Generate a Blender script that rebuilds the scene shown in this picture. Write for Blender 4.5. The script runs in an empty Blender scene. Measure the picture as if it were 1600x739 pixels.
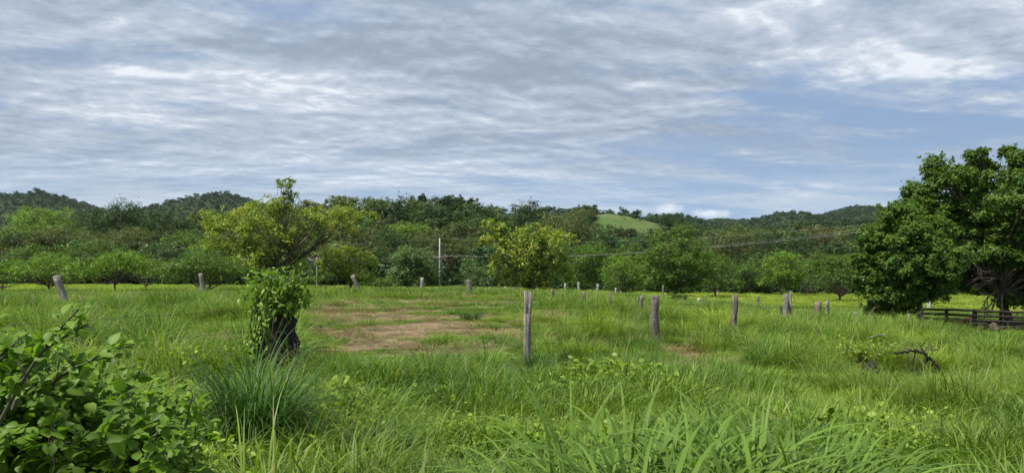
import bpy, math
import numpy as np
from mathutils import Vector

# ------------------------------------------------------------------ camera, light, sky
S = bpy.context.scene
COL = S.collection
F_PX, HR, CZ = 1200.0, 425.0, 2.0            # focal length and horizon row in photo pixels, eye height (m)
cam = bpy.data.objects.new('camera', bpy.data.cameras.new('camera'))
COL.objects.link(cam); S.camera = cam
cam.location = (0, 0, CZ); cam.rotation_euler = (math.radians(90), 0, 0)
cam.data.sensor_width = 36; cam.data.lens = 36 * F_PX / 1600
cam.data.shift_y = (HR - 369.5) / 1600
cam.data.clip_start = 0.05; cam.data.clip_end = 20000

SUN_EL, SUN_AZ = math.radians(58), math.radians(238)      # azimuth clockwise from +Y: left and behind the camera
sdir = Vector((math.sin(SUN_AZ) * math.cos(SUN_EL), math.cos(SUN_AZ) * math.cos(SUN_EL), math.sin(SUN_EL)))
sl = bpy.data.lights.new('sun', 'SUN'); sl.energy = 4.4; sl.angle = math.radians(8); sl.color = (1.0, 0.95, 0.86)
so = bpy.data.objects.new('sun', sl); COL.objects.link(so); so.location = (0, 0, 50)
so.rotation_euler = sdir.to_track_quat('Z', 'Y').to_euler()

S.view_settings.view_transform = 'Standard'; S.view_settings.look = 'None'
S.view_settings.gamma = 1.0; S.view_settings.exposure = 0.62
S.view_settings.use_curve_mapping = False
cy = S.cycles
cy.max_bounces = 6; cy.diffuse_bounces = 3; cy.glossy_bounces = 2; cy.transmission_bounces = 3
cy.volume_bounces = 0; cy.transparent_max_bounces = 8; cy.caustics_reflective = False; cy.caustics_refractive = False
cy.use_denoising = True; cy.denoiser = 'OPENIMAGEDENOISE'; cy.denoising_input_passes = 'RGB_ALBEDO_NORMAL'; cy.denoising_prefilter = 'ACCURATE'
cy.use_adaptive_sampling = False
cy.sample_clamp_indirect = 4

W = bpy.data.worlds.new("World"); S.world = W; W.use_nodes = True


class NG:
    """tiny node helper"""
    def __init__(s, tree): s.t = tree; s.n = tree.nodes; s.l = tree.links
    def add(s, typ, **kw):
        nd = s.n.new(typ)
        for k, v in kw.items(): setattr(nd, k, v)
        return nd
    def put(s, sock, v):
        if isinstance(v, bpy.types.NodeSocket): s.l.new(v, sock)
        else: sock.default_value = v
    def math(s, op, a, b=0.0, c=0.0, clamp=False):
        nd = s.add('ShaderNodeMath', operation=op, use_clamp=clamp)
        for i, v in enumerate((a, b, c)): s.put(nd.inputs[i], v)
        return nd.outputs[0]
    def mix(s, f, a, b, blend='MIX'):
        nd = s.add('ShaderNodeMix', data_type='RGBA', blend_type=blend)
        s.put(nd.inputs[0], f); s.put(nd.inputs[6], rgba(a)); s.put(nd.inputs[7], rgba(b))
        return nd.outputs[2]
    def ramp(s, f, lo, hi, a=0.0, b=1.0, smooth=True):
        nd = s.add('ShaderNodeMapRange', interpolation_type='SMOOTHSTEP' if smooth else 'LINEAR')
        for i, v in enumerate((f, lo, hi, a, b)): s.put(nd.inputs[i], v)
        return nd.outputs[0]
    def noise(s, vec, scale, detail=4, rough=0.5, dist=0.0):
        nd = s.add('ShaderNodeTexNoise')
        if vec is not None: s.l.new(vec, nd.inputs['Vector'])
        nd.inputs['Scale'].default_value = scale; nd.inputs['Detail'].default_value = detail
        nd.inputs['Roughness'].default_value = rough; nd.inputs['Distortion'].default_value = dist
        return nd.outputs[0]
    def comb(s, x, y, z=0.0):
        nd = s.add('ShaderNodeCombineXYZ')
        for i, v in enumerate((x, y, z)): s.put(nd.inputs[i], v)
        return nd.outputs[0]


def rgba(c):
    if isinstance(c, bpy.types.NodeSocket): return c
    return (c[0], c[1], c[2], 1.0)


def build_sky():
    g = NG(W.node_tree); g.n.clear()
    out = g.add('ShaderNodeOutputWorld'); bg = g.add('ShaderNodeBackground')
    sky = g.add('ShaderNodeTexSky', sky_type='NISHITA', sun_disc=False, sun_elevation=SUN_EL, sun_rotation=SUN_AZ)
    sky.air_density = 1.3; sky.dust_density = 2.0; sky.ozone_density = 2.0
    tc = g.add('ShaderNodeTexCoord'); sep = g.add('ShaderNodeSeparateXYZ'); g.l.new(tc.outputs['Generated'], sep.inputs[0])
    X, Y, Z = sep.outputs
    zc = g.math('MAXIMUM', Z, 0.0)
    d = g.math('ADD', zc, 0.10)
    px = g.math('DIVIDE', X, d); py = g.math('DIVIDE', Y, d)
    # --- cloud deck
    py2 = g.math('ADD', py, g.math('MULTIPLY', px, -0.10))
    base = g.comb(g.math('MULTIPLY', px, 0.8), py2, 0.0)
    w1 = g.noise(base, 1.3, 3, 0.5); w2 = g.noise(g.comb(px, py2, 5.0), 1.3, 3, 0.5)
    def lvl(off, xs, z):
        return g.comb(g.math('ADD', g.math('MULTIPLY', px, xs), g.math('MULTIPLY', w1, 0.35)),
                      g.math('ADD', g.math('ADD', py2, off), g.math('MULTIPLY', w2, 0.30)), z)
    big = g.noise(lvl(0, .55, 3.1), 0.95, 4, 0.5)
    midA = g.noise(lvl(0, .88, 1.3), 2.5, 10, 0.62)
    midB = g.noise(lvl(.07, .88, 1.3), 2.5, 10, 0.62)
    fine = g.noise(lvl(0, .85, 7.7), 7.0, 9, 0.68)
    lit = g.math('MULTIPLY', g.math('SUBTRACT', midA, midB), 0.85)
    v = g.math('ADD', g.math('MULTIPLY', big, 0.62), g.math('ADD', g.math('MULTIPLY', midA, 0.36), g.math('MULTIPLY', fine, 0.22)))
    v = g.math('ADD', v, lit)
    v = g.math('SUBTRACT', v, 0.065)
    cr = g.add('ShaderNodeValToRGB'); g.l.new(v, cr.inputs[0])
    e = cr.color_ramp.elements
    e[0].position = 0.22; e[0].color = (0.19, 0.23, 0.285, 1)
    e[1].position = 0.74; e[1].color = (0.58, 0.61, 0.65, 1)
    for p, c in ((0.42, (0.235, 0.28, 0.345)), (0.50, (0.285, 0.335, 0.405)), (0.57, (0.335, 0.385, 0.455)), (0.65, (0.415, 0.46, 0.52))):
        q = e.new(p); q.color = (*c, 1)
    az = g.math('DIVIDE', X, g.math('MAXIMUM', Y, 0.05))
    el = g.math('DIVIDE', zc, g.math('MAXIMUM', Y, 0.05))
    # the deck thins out to blue at the right, mid height
    ga = g.ramp(az, -0.05, 0.40)
    gb = g.math('MULTIPLY', g.ramp(el, 0.02, 0.10), g.ramp(el, 0.22, 0.32, 1.0, 0.0))
    gap = g.math('MULTIPLY', ga, gb)
    thin = g.noise(g.comb(g.math('MULTIPLY', px, 0.40), py2, 11.0), 2.6, 9, 0.62, 0.5)
    cover = g.math('ADD', g.math('MULTIPLY', thin, 0.75), g.math('MULTIPLY', gap, -0.18))
    cover = g.math('ADD', cover, g.math('MULTIPLY', midA, 0.45))
    dens = g.ramp(cover, 0.33, 0.60)
    skyb = g.mix(1.0, sky.outputs[0], (0.05, 0.055, 0.065), 'MULTIPLY')
    blue = g.mix(0.85, skyb, (0.195, 0.28, 0.425))
    deck = g.mix(g.math('MULTIPLY', dens, 0.94), blue, cr.outputs[0])
    lay = g.noise(g.comb(g.math('MULTIPLY', az, 1.6), g.math('MULTIPLY', el, 16.0), 0.0), 2.2, 8, 0.6, 0.5)
    low = g.mix(g.ramp(lay, 0.40, 0.68), (0.24, 0.345, 0.49), (0.43, 0.50, 0.57))
    fadel = g.ramp(el, 0.05, 0.20, 0.72, 0.0)
    col = g.mix(fadel, deck, low)
    cu = g.noise(g.comb(az, g.math('MULTIPLY', el, 1.6), 0.0), 55.0, 6, 0.6)
    for (ca, ce, ra, re) in ((.204, .082, .017, .0075), (.258, .0765, .026, .006)):
        dx = g.math('DIVIDE', g.math('SUBTRACT', az, ca), ra); dy = g.math('DIVIDE', g.math('SUBTRACT', el, ce), re)
        rr = g.math('SQRT', g.math('ADD', g.math('MULTIPLY', dx, dx), g.math('MULTIPLY', dy, dy)))
        rr = g.math('ADD', rr, g.math('MULTIPLY', g.math('SUBTRACT', cu, .5), 2.2))
        col = g.mix(g.ramp(rr, -.2, 1.4, .8, 0.0), col, (0.62, 0.66, 0.70))
    g.l.new(col, bg.inputs[0]); bg.inputs[1].default_value = 1.0
    g.l.new(bg.outputs[0], out.inputs[0])


build_sky()

# ------------------------------------------------------------------ numeric helpers
def rng(seed): return np.random.default_rng(seed)

def vnoise(x, y, scale=1.0, seed=0):
    x = np.asarray(x, float) / scale + 1000 + seed * 17.3; y = np.asarray(y, float) / scale + 1000 + seed * 9.1
    xi, yi = np.floor(x).astype(np.int64), np.floor(y).astype(np.int64)
    fx, fy = x - xi, y - yi
    fx = fx * fx * (3 - 2 * fx); fy = fy * fy * (3 - 2 * fy)
    def h(a, b):
        n = (a * 374761393 + b * 668265263 + seed * 974711) & 0x7fffffff
        n = ((n ^ (n >> 13)) * 1274126177) & 0x7fffffff
        return ((n ^ (n >> 16)) & 0xffff) / 65535.0
    return (h(xi, yi) * (1 - fx) + h(xi + 1, yi) * fx) * (1 - fy) + (h(xi, yi + 1) * (1 - fx) + h(xi + 1, yi + 1) * fx) * fy

def fbm(x, y, scale, seed=0, n=4):
    s, a, t = 0, 1, 0
    for i in range(n):
        s = s + a * vnoise(x, y, scale / 2 ** i, seed + i); t += a; a *= 0.5
    return s / t

def smooth(t): t = np.clip(t, 0, 1); return t * t * (3 - 2 * t)

# ------------------------------------------------------------------ terrain height
_PX = np.array([-400, 0, 400, 800, 1000, 1200, 1600, 2000], float)
_YY = np.array([3, 6, 10, 16, 25, 40, 60, 100, 160], float)
_Z = np.array([
    [.15, .08, .00, .10, .32, .46, .38, .26, -1.0],
    [.15, .08, .00, .15, .36, .47, .38, .26, -1.0],
    [.20, .12, .14, .33, .50, .68, .46, .08, -1.0],
    [.20, .05, -.02, .04, .34, .80, .52, -.30, -1.0],
    [.20, .02, -.08, -.08, .02, .26, .05, -1.05, -1.2],
    [.18, .00, -.12, -.24, -.24, -.44, -.65, -1.10, -1.2],
    [.10, .00, -.12, -.42, -.95, -1.25, -1.35, -1.45, -1.3],
    [.10, .00, -.15, -.50, -1.1, -1.40, -1.5, -1.5, -1.3]])
_gp = np.linspace(-400, 2000, 241); _gy = np.linspace(math.log(3), math.log(160), 161)
_G = np.array([np.interp(_gy, np.log(_YY), r) for r in _Z])
_G = np.array([np.interp(_gp, _PX, _G[:, j]) for j in range(len(_gy))]).T
def _blur(a, k, ax):
    w = np.hanning(2 * k + 3)[1:-1]; w /= w.sum()
    p = np.pad(a, [(k, k) if i == ax else (0, 0) for i in range(2)], mode='edge')
    return np.apply_along_axis(lambda r: np.convolve(r, w, 'valid'), ax, p)
_G = _blur(_blur(_G, 14, 0), 8, 1)

# ridges: distance, rise before, fall after, [(photo column, photo row of the bare ground)], tree height to take off
RIDGES = [
    (320, 190, 240, [(-900, 398), (-300, 398), (0, 396), (150, 394), (250, 390), (330, 374), (400, 360), (460, 350), (520, 342), (570, 340), (650, 343), (720, 344),
                     (760, 350), (800, 362), (850, 366), (900, 378), (1000, 396), (1150, 390), (1300, 385), (1500, 385), (2400, 390)]),
    (560, 160, 200, [(-900, 425), (760, 425), (820, 376), (870, 354), (910, 338), (950, 333), (980, 337), (1010, 345), (1040, 352), (1080, 366), (1120, 376), (1200, 380), (2400, 385)]),
    (1000, 260, 300, [(-900, 425), (500, 400), (700, 360), (760, 352), (800, 346), (850, 336), (900, 333), (950, 338), (1000, 346), (1050, 350), (1120, 365), (1200, 362), (1260, 356), (1400, 350), (2400, 360)]),
    (1800, 500, 500, [(-900, 325), (-300, 317), (-40, 307), (0, 306), (30, 309), (75, 304), (110, 314), (150, 326), (200, 340), (240, 333), (262, 325), (300, 314), (345, 303), (380, 313), (410, 322),
                      (450, 335), (700, 350), (950, 355), (1000, 348), (1030, 342), (1062, 338), (1090, 346), (1110, 354), (1140, 352), (1180, 347), (1210, 338),
                      (1242, 332), (1270, 338), (1292, 341), (1330, 333), (1380, 329), (1450, 321), (1600, 327), (2400, 335)]),
    (2900, 600, 700, [(-900, 360), (900, 360), (1040, 352), (1090, 347), (1115, 344), (1150, 345), (1260, 344), (1330, 325), (1360, 323), (1500, 340), (2400, 350)]),
]

def H(x, y):
    x = np.asarray(x, float); y = np.asarray(y, float)
    yc = np.maximum(y, 4.0)
    px = np.clip(800 + F_PX * x / yc, -400, 2000); ly = np.clip(np.log(np.maximum(y, 3.0)), _gy[0], _gy[-1])
    fi = (px + 400) / 10.0; fj = (ly - _gy[0]) / (_gy[1] - _gy[0])
    i = np.clip(fi.astype(int), 0, 239); j = np.clip(fj.astype(int), 0, 159)
    a, b = fi - i, fj - j
    z = (_G[i, j] * (1 - a) + _G[i + 1, j] * a) * (1 - b) + (_G[i, j + 1] * (1 - a) + _G[i + 1, j + 1] * a) * b
    z = z + (fbm(x, y, 3.0, 5, 3) - 0.5) * 0.16
    pxw = 800 + F_PX * x / np.maximum(y, 60)
    for k, (D, Wf, Wb, prof) in enumerate(RIDGES):
        # the column is read where the ridge line stands
        col = 800 + F_PX * x / D
        rows = np.interp(col, [p[0] for p in prof], [p[1] for p in prof])
        h = np.maximum(0, CZ + (HR - rows) / F_PX * D + 1.0)
        Dn = D * (1 + 0.10 * (fbm(x, y * 0 + k * 31, D * 0.3, 40 + k, 2) - 0.5))
        t = np.where(y < Dn, 1 - (Dn - y) / Wf, 1 - (y - Dn) / Wb)
        rough = 1 + 0.16 * (fbm(x, y, D * 0.12, 60 + k, 3) - 0.5) * 2 * (1 - np.clip(t, 0, 1))
        z = np.maximum(z, -1.2 + h * smooth(t) * rough)
    return z

def H1(x, y): return float(H(np.array([x]), np.array([y]))[0])

def G(px, row):
    """the ground point seen at a photo pixel"""
    ys = np.geomspace(3, 200, 900); xs = (px - 800) / F_PX * ys
    zz = H(xs, ys); rz = CZ + (HR - row) / F_PX * ys
    k = np.argmax(rz <= zz)
    return xs[k], ys[k], zz[k]

def xat(px, Y): return (px - 800) / F_PX * Y
def zat(row, Y): return CZ + (HR - row) / F_PX * Y

# dry, trodden patches of the field: (photo column, row, radius across m, radius along m)
_DRY = [(x, y, a, b, s) for (x, y, z), a, b, s in (
    (G(560, 492), 3.6, 3.0, 1.0), (G(615, 520), 1.7, 2.6, 1.0), (G(740, 520), 1.4, 2.6, .95), (G(660, 488), 2.6, 3.2, .7), (G(540, 478), 2.2, 5.0, .6), (G(730, 480), 2.0, 4.0, .55),
    (G(205, 525), 1.0, 2.2, .8), (G(195, 505), 1.8, 3.0, .6), (G(640, 545), 1.4, 1.2, .8), (G(760, 545), 1.0, 1.0, .8), (G(975, 514), 1.3, 1.8, .85), (G(890, 502), 1.6, 2.0, .7),
    (G(1195, 555), 1.1, 1.5, .8), (G(1060, 590), .55, .9, .8), (G(1085, 575), .5, .8, .6), (G(800, 683), .22, .28, .9), (G(410, 690), .4, .4, .7), (G(1290, 660), .4, .7, .6), (G(1290, 615), .6, .6, .5),
    (G(935, 590), .3, .6, .5), (G(340, 545), 1.0, 1.6, .5), (G(1400, 610), .7, .8, .5))]
def dry(x, y):
    w = (fbm(x, y, 1.3, 77, 4) - 0.5) * 1.9
    d = np.zeros(np.shape(x))
    for (cx, cy_, a, b, s) in _DRY:
        r = np.sqrt(((x - cx) / a) ** 2 + ((y - cy_) / (b * 1.5)) ** 2) + w
        d = np.maximum(d, s * smooth((1.15 - r) / 0.7))
    spots = smooth((fbm(x, y, 2.6, 91, 4) - 0.47) / 0.12) * 0.95 * (y > 15) * (y < 46) * (x < 5)
    c = 800 + F_PX * x / np.maximum(y, 1)
    wz = smooth((c - 450) / 60) * smooth((890 - c) / 120) * smooth((y - 13) / 4) * smooth((42 - y) / 6)
    patch = smooth((fbm(x / 1.6, y, 1.1, 191, 4) - .39) / .10) * .9 * wz * (1 - .9 * smooth((fbm(x, y, .8, 203, 2) - .58) / .1))
    gaps = 1 - .85 * smooth((fbm(x / 1.7, y / 1.2, 1.0, 217, 3) - .57) / .07) * (y > 13)
    return np.clip(np.maximum(np.maximum(d, spots), patch) * gaps, 0, 1)

# ------------------------------------------------------------------ mesh helpers
class MB:
    """collects vertices and quads with a tint value per vertex, then links ONE mesh"""
    def __init__(s): s.V = []; s.F = []; s.T = []; s.n = 0
    def add(s, V, Fq, tint=0.5):
        V = np.asarray(V, float).reshape(-1, 3); Fq = np.asarray(Fq, int).reshape(-1, 4)
        s.V.append(V); s.F.append(Fq + s.n); s.n += len(V)
        s.T.append(np.full(len(V), tint) if np.isscalar(tint) else np.asarray(tint, float))
    def arrays(s): return np.vstack(s.V), np.vstack(s.F), np.concatenate(s.T)
    def mesh(s, name, mat, smooth_=False):
        V, Fq, T = s.arrays()
        me = bpy.data.meshes.new(name)
        me.vertices.add(len(V)); me.vertices.foreach_set('co', V.ravel())
        me.loops.add(Fq.size); me.loops.foreach_set('vertex_index', Fq.ravel())
        me.polygons.add(len(Fq)); me.polygons.foreach_set('loop_start', np.arange(0, Fq.size, 4))
        if smooth_: me.polygons.foreach_set('use_smooth', np.ones(len(Fq), bool))
        at = me.attributes.new('tint', 'FLOAT', 'POINT'); at.data.foreach_set('value', T)
        me.update(calc_edges=True); me.validate()
        if mat: me.materials.append(mat)
        return me
    def build(s, name, mat, parent=None, smooth_=False, loc=None, link=True):
        o = bpy.data.objects.new(name, s.mesh(name, mat, smooth_))
        if link: COL.objects.link(o)
        if parent: o.parent = parent
        if loc is not None: o.location = loc
        return o
    def tube(s, P, R, sides=6, tint=0.5, cap=True, bump=0.0, seed=0):
        P = np.asarray(P, float); R = np.asarray(R, float)
        n = len(P); T = np.gradient(P, axis=0); T /= np.linalg.norm(T, axis=1)[:, None] + 1e-9
        ref = np.array([0, 0, 1.0]) if abs(T[:, 2]).mean() < .9 else np.array([1.0, 0, 0])
        A = np.cross(T, ref); A /= np.linalg.norm(A, axis=1)[:, None] + 1e-9
        B = np.cross(T, A)
        th = np.linspace(0, 2 * math.pi, sides, endpoint=False)
        rr = R[:, None] * np.ones((n, sides))
        if bump: rr = rr * (1 + bump * (rng(seed).random((1, sides)) - .5) * 2 + bump * .6 * (rng(seed + 1).random((n, sides)) - .5))
        V = P[:, None] + rr[..., None] * (np.cos(th)[None, :, None] * A[:, None] + np.sin(th)[None, :, None] * B[:, None])
        i, j = np.meshgrid(np.arange(n - 1), np.arange(sides), indexing='ij'); j2 = (j + 1) % sides
        Fq = np.stack([i * sides + j, i * sides + j2, (i + 1) * sides + j2, (i + 1) * sides + j], -1).reshape(-1, 4)
        V = V.reshape(-1, 3)
        if cap and sides >= 4:
            e = (n - 1) * sides
            ex = [[e + 0, e + k, e + k + 1, e + min(k + 2, sides - 1)] for k in range(1, sides - 2, 2)]
            if sides % 2 == 0: Fq = np.vstack([Fq, ex])
        s.add(V, Fq, tint)
    def box(s, c, size, rz=0.0, tint=.5):
        x, y, z = np.array(size) / 2
        V = np.array([[a, b, d] for d in (-z, z) for a, b in ((-x, -y), (x, -y), (x, y), (-x, y))])
        R = np.array([[math.cos(rz), -math.sin(rz), 0], [math.sin(rz), math.cos(rz), 0], [0, 0, 1]])
        s.add(V @ R.T + np.array(c), [[0, 3, 2, 1], [4, 5, 6, 7], [0, 1, 5, 4], [1, 2, 6, 5], [2, 3, 7, 6], [3, 0, 4, 7]], tint)
    def leaves(s, tmpl, pos, nrm, size, r, tint, droop=0.0):
        """copies of a leaf template: axis x along the leaf, z its normal"""
        TV, TF = tmpl; N = len(pos); k = len(TV)
        n = nrm / (np.linalg.norm(nrm, axis=1)[:, None] + 1e-9)
        a = r.normal(size=(N, 3)); a[:, 2] -= droop
        u = a - (a * n).sum(1)[:, None] * n; u /= np.linalg.norm(u, axis=1)[:, None] + 1e-9
        w = np.cross(n, u)
        sz = np.broadcast_to(np.asarray(size, float), (N,))
        V = pos[:, None] + sz[:, None, None] * (TV[None, :, 0, None] * u[:, None] + TV[None, :, 1, None] * w[:, None] + TV[None, :, 2, None] * n[:, None])
        Fq = (np.arange(N)[:, None, None] * k + TF[None]).reshape(-1, 4)
        s.add(V.reshape(-1, 3), Fq, np.repeat(np.broadcast_to(tint, (N,)), k))

DIAMOND = (np.array([[0, 0, 0], [.45, -.28, .05], [1, 0, -.05], [.5, .28, .05]]), np.array([[0, 1, 2, 3]]))
def ovate(wid=.36, fold=.10, curl=.22):
    xs = np.array([0, .2, .45, .75, 1.0]); hw = np.array([.02, .8, 1.0, .62, .02]) * wid
    V = []
    for x, h in zip(xs, hw):
        zc = curl * (.3 * x - x * x * .9)
        V += [[x, -h, zc + fold * h / wid], [x, 0, zc], [x, h, zc + fold * h / wid]]
    Fq = []
    for i in range(4):
        for j in range(2): a = i * 3 + j; Fq.append([a, a + 3, a + 4, a + 1])
    return np.array(V), np.array(Fq)
OVATE = ovate(); LANCE = ovate(.22, .08, .35)

def tag(o, label=None, cat=None, group=None, kind=None):
    for k, v in (('label', label), ('category', cat), ('group', group), ('kind', kind)):
        if v: o[k] = v
    return o
def thing(name, loc, label, cat, group=None, rz=0):
    o = bpy.data.objects.new(name, None); COL.objects.link(o); o.location = loc; o.rotation_euler.z = rz
    o.empty_display_size = .3
    return tag(o, label, cat, group)

# ------------------------------------------------------------------ materials
def new_mat(name):
    m = bpy.data.materials.new(name); m.use_nodes = True; g = NG(m.node_tree); g.n.clear()
    return m, g, g.add('ShaderNodeOutputMaterial')

def leaf_mat(name, c0, c1, c2=None, trans=.35, rough=.5, spec=.25, inst=False, tcol=None, hue_scale=0, vr=.5, dead=None):
    """tint attribute (per leaf) runs c0 -> c1, with random third colour"""
    c0, c1 = [v * 1.3 for v in c0], [v * 1.3 for v in c1]
    if c2: c2 = [v * 1.3 for v in c2]
    m, g, out = new_mat(name)
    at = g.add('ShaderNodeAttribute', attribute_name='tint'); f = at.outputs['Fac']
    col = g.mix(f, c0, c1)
    if dead: col = g.mix(g.ramp(f, .955, .985, 0, 1, False), col, dead)
    if inst:
        ai = g.add('ShaderNodeAttribute', attribute_name='itint', attribute_type='INSTANCER')
        col = g.mix(ai.outputs['Fac'], col, c2 if c2 else c1)
        oi = g.add('ShaderNodeObjectInfo')
        k = g.math('ADD', g.math('MULTIPLY', oi.outputs['Random'], vr), 1 - vr / 2)
        hs = g.add('ShaderNodeHueSaturation'); g.l.new(col, hs.inputs['Color']); g.l.new(k, hs.inputs['Value'])
        hs.inputs['Hue'].default_value = .5; col = hs.outputs[0]
    elif c2:
        tc = g.add('ShaderNodeTexCoord')
        nz = g.noise(tc.outputs['Object'], hue_scale or .45, 3, .6)
        col = g.mix(g.ramp(nz, .42, .66), col, c2)
    p = g.add('ShaderNodeBsdfPrincipled'); g.l.new(col, p.inputs['Base Color'])
    p.inputs['Roughness'].default_value = rough; p.inputs['Specular IOR Level'].default_value = spec
    tr = g.add('ShaderNodeBsdfTranslucent')
    tcn = g.mix(1.0, col, tcol or (1.15, 1.25, .55), 'MULTIPLY'); g.l.new(tcn, tr.inputs[0])
    mx = g.add('ShaderNodeMixShader'); mx.inputs[0].default_value = trans
    g.l.new(p.outputs[0], mx.inputs[1]); g.l.new(tr.outputs[0], mx.inputs[2]); g.l.new(mx.outputs[0], out.inputs[0])
    return m

def wood_mat(name, dark, light, scale=1.0, lichen=None, rough=.9):
    m, g, out = new_mat(name)
    tc = g.add('ShaderNodeTexCoord'); mp = g.add('ShaderNodeMapping'); g.l.new(tc.outputs['Object'], mp.inputs[0])
    mp.inputs['Scale'].default_value = (scale * 22, scale * 22, scale * 1.6)
    n1 = g.noise(mp.outputs[0], 1.6, 6, .65, .5)
    n2 = g.noise(tc.outputs['Object'], 3.5 * scale, 4, .6)
    col = g.mix(g.ramp(n1, .36, .62), dark, light)
    col = g.mix(g.ramp(n2, .48, .70, 0, .6), col, [c * .62 for c in dark])
    if lichen: col = g.mix(g.ramp(g.noise(tc.outputs['Object'], 7.0 * scale, 4, .6), .56, .66, 0, .7), col, lichen)
    p = g.add('ShaderNodeBsdfPrincipled'); g.l.new(col, p.inputs['Base Color']); p.inputs['Roughness'].default_value = rough
    p.inputs['Specular IOR Level'].default_value = .15
    b = g.add('ShaderNodeBump'); b.inputs['Strength'].default_value = .8; b.inputs['Distance'].default_value = .012; g.l.new(n1, b.inputs['Height'])
    g.l.new(b.outputs[0], p.inputs['Normal']); g.l.new(p.outputs[0], out.inputs[0])
    return m

def plain_mat(name, c, rough=.6, metal=0.0):
    m, g, out = new_mat(name); p = g.add('ShaderNodeBsdfPrincipled')
    tc = g.add('ShaderNodeTexCoord'); n = g.noise(tc.outputs['Object'], 6, 4, .6)
    g.l.new(g.mix(n, [v * .75 for v in c], [min(1, v * 1.2) for v in c]), p.inputs['Base Color'])
    p.inputs['Roughness'].default_value = rough; p.inputs['Metallic'].default_value = metal
    g.l.new(p.outputs[0], out.inputs[0]); return m

M = {}
M['bark'] = wood_mat('bark', (.060, .047, .036), (.15, .125, .10), .35)
M['bark_pale'] = wood_mat('bark_pale', (.13, .115, .095), (.28, .25, .21), .35)
M['burnt'] = wood_mat('burnt_wood', (.012, .011, .010), (.045, .040, .036), .5)
M['post_grey'] = wood_mat('weathered_grey', (.10, .09, .078), (.27, .25, .225), 1.0, (.32, .32, .29))
M['post_brown'] = wood_mat('weathered_brown', (.075, .062, .052), (.21, .185, .16), 1.0, (.26, .245, .215))
M['post_pale'] = wood_mat('weathered_pale', (.24, .22, .19), (.42, .40, .355), 1.0)
M['post_dark'] = wood_mat('dark_timber_limb_shade', (.022, .018, .015), (.07, .058, .048), 1.0)
M['stump_tan'] = wood_mat('tan_wood', (.15, .115, .085), (.30, .24, .185), .6)
M['orange_wood'] = wood_mat('fresh_orange_wood', (.22, .085, .035), (.42, .20, .10), 1.0)
M['wire'] = plain_mat('rusty_wire', (.045, .035, .03), .7)
M['cable'] = plain_mat('cable', (.26, .26, .26), .5)
M['concrete'] = plain_mat('pole_concrete', (.36, .355, .33), .85)
M['porcelain'] = plain_mat('porcelain', (.25, .13, .08), .3)
M['steel'] = plain_mat('steel', (.3, .3, .3), .5)

# ground
def ground_material():
    m, g, out = new_mat('field_ground')
    geo = g.add('ShaderNodeNewGeometry'); pos = geo.outputs['Position']
    a = g.add('ShaderNodeAttribute', attribute_name='tint'); dr = a.outputs['Fac']
    f = g.add('ShaderNodeAttribute', attribute_name='zone'); sp = g.add('ShaderNodeSeparateXYZ'); g.l.new(f.outputs['Vector'], sp.inputs[0])
    bare, meadow, forest = sp.outputs
    n1 = g.noise(pos, .8, 6, .6); n2 = g.noise(pos, 9.0, 6, .7); n3 = g.noise(pos, .06, 4, .6)
    green = g.mix(g.ramp(n2, .35, .65), (.030, .045, .013), (.065, .085, .025))
    soil = g.mix(g.ramp(n2, .35, .68), (.11, .078, .050), (.23, .165, .105))
    soil = g.mix(g.ramp(n1, .4, .65), soil, (.24, .18, .115))
    col = g.mix(g.ramp(g.math('ADD', dr, g.math('MULTIPLY', g.math('SUBTRACT', n2, .5), .5)), .25, .6), green, soil)
    mead = g.mix(g.ramp(n3, .4, .6), (.135, .20, .030), (.19, .235, .028))
    mead = g.mix(g.ramp(n1, .35, .7, 0, .5), mead, (.10, .16, .03))
    col = g.mix(meadow, col, mead)
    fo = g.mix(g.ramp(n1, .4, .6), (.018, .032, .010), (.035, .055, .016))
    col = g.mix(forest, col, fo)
    bh = g.mix(g.ramp(g.noise(pos, .05, 5, .65), .35, .65), (.060, .100, .028), (.105, .135, .048))
    bh = g.mix(g.ramp(g.noise(pos, .25, 5, .7), .42, .60, 0, .8), bh, (.07, .11, .03))
    col = g.mix(bare, col, bh)
    p = g.add('ShaderNodeBsdfPrincipled'); g.l.new(col, p.inputs['Base Color']); p.inputs['Roughness'].default_value = .95
    p.inputs['Specular IOR Level'].default_value = .1
    b = g.add('ShaderNodeBump'); b.inputs['Strength'].default_value = .6; b.inputs['Distance'].default_value = .05; g.l.new(n2, b.inputs['Height'])
    g.l.new(b.outputs[0], p.inputs['Normal']); g.l.new(p.outputs[0], out.inputs[0])
    return m

def bare_hill(x, y):
    """the cleared grass hill beyond the wood"""
    col = 800 + F_PX * x / 560
    m = smooth((col - 918) / 16) * smooth((1035 - col) / 30) * smooth((y - 440) / 30) * smooth((640 - y) / 40)
    return m * smooth((fbm(x, y, 60, 12, 3) - .30 + .25) / .2)
def meadow(x, y):
    col = 800 + F_PX * x / np.maximum(y, 1)
    w = (fbm(x, y, 14, 8, 3) - .5) * 14
    r = smooth((y + w - 54) / 10) * smooth((118 - y) / 6)
    return r * np.clip(smooth((col - 960) / 60) + .75 * smooth((380 - col) / 150), 0, 1)
def forest_zone(x, y): return smooth((y - 108) / 14) * (1 - bare_hill(x, y))

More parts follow.
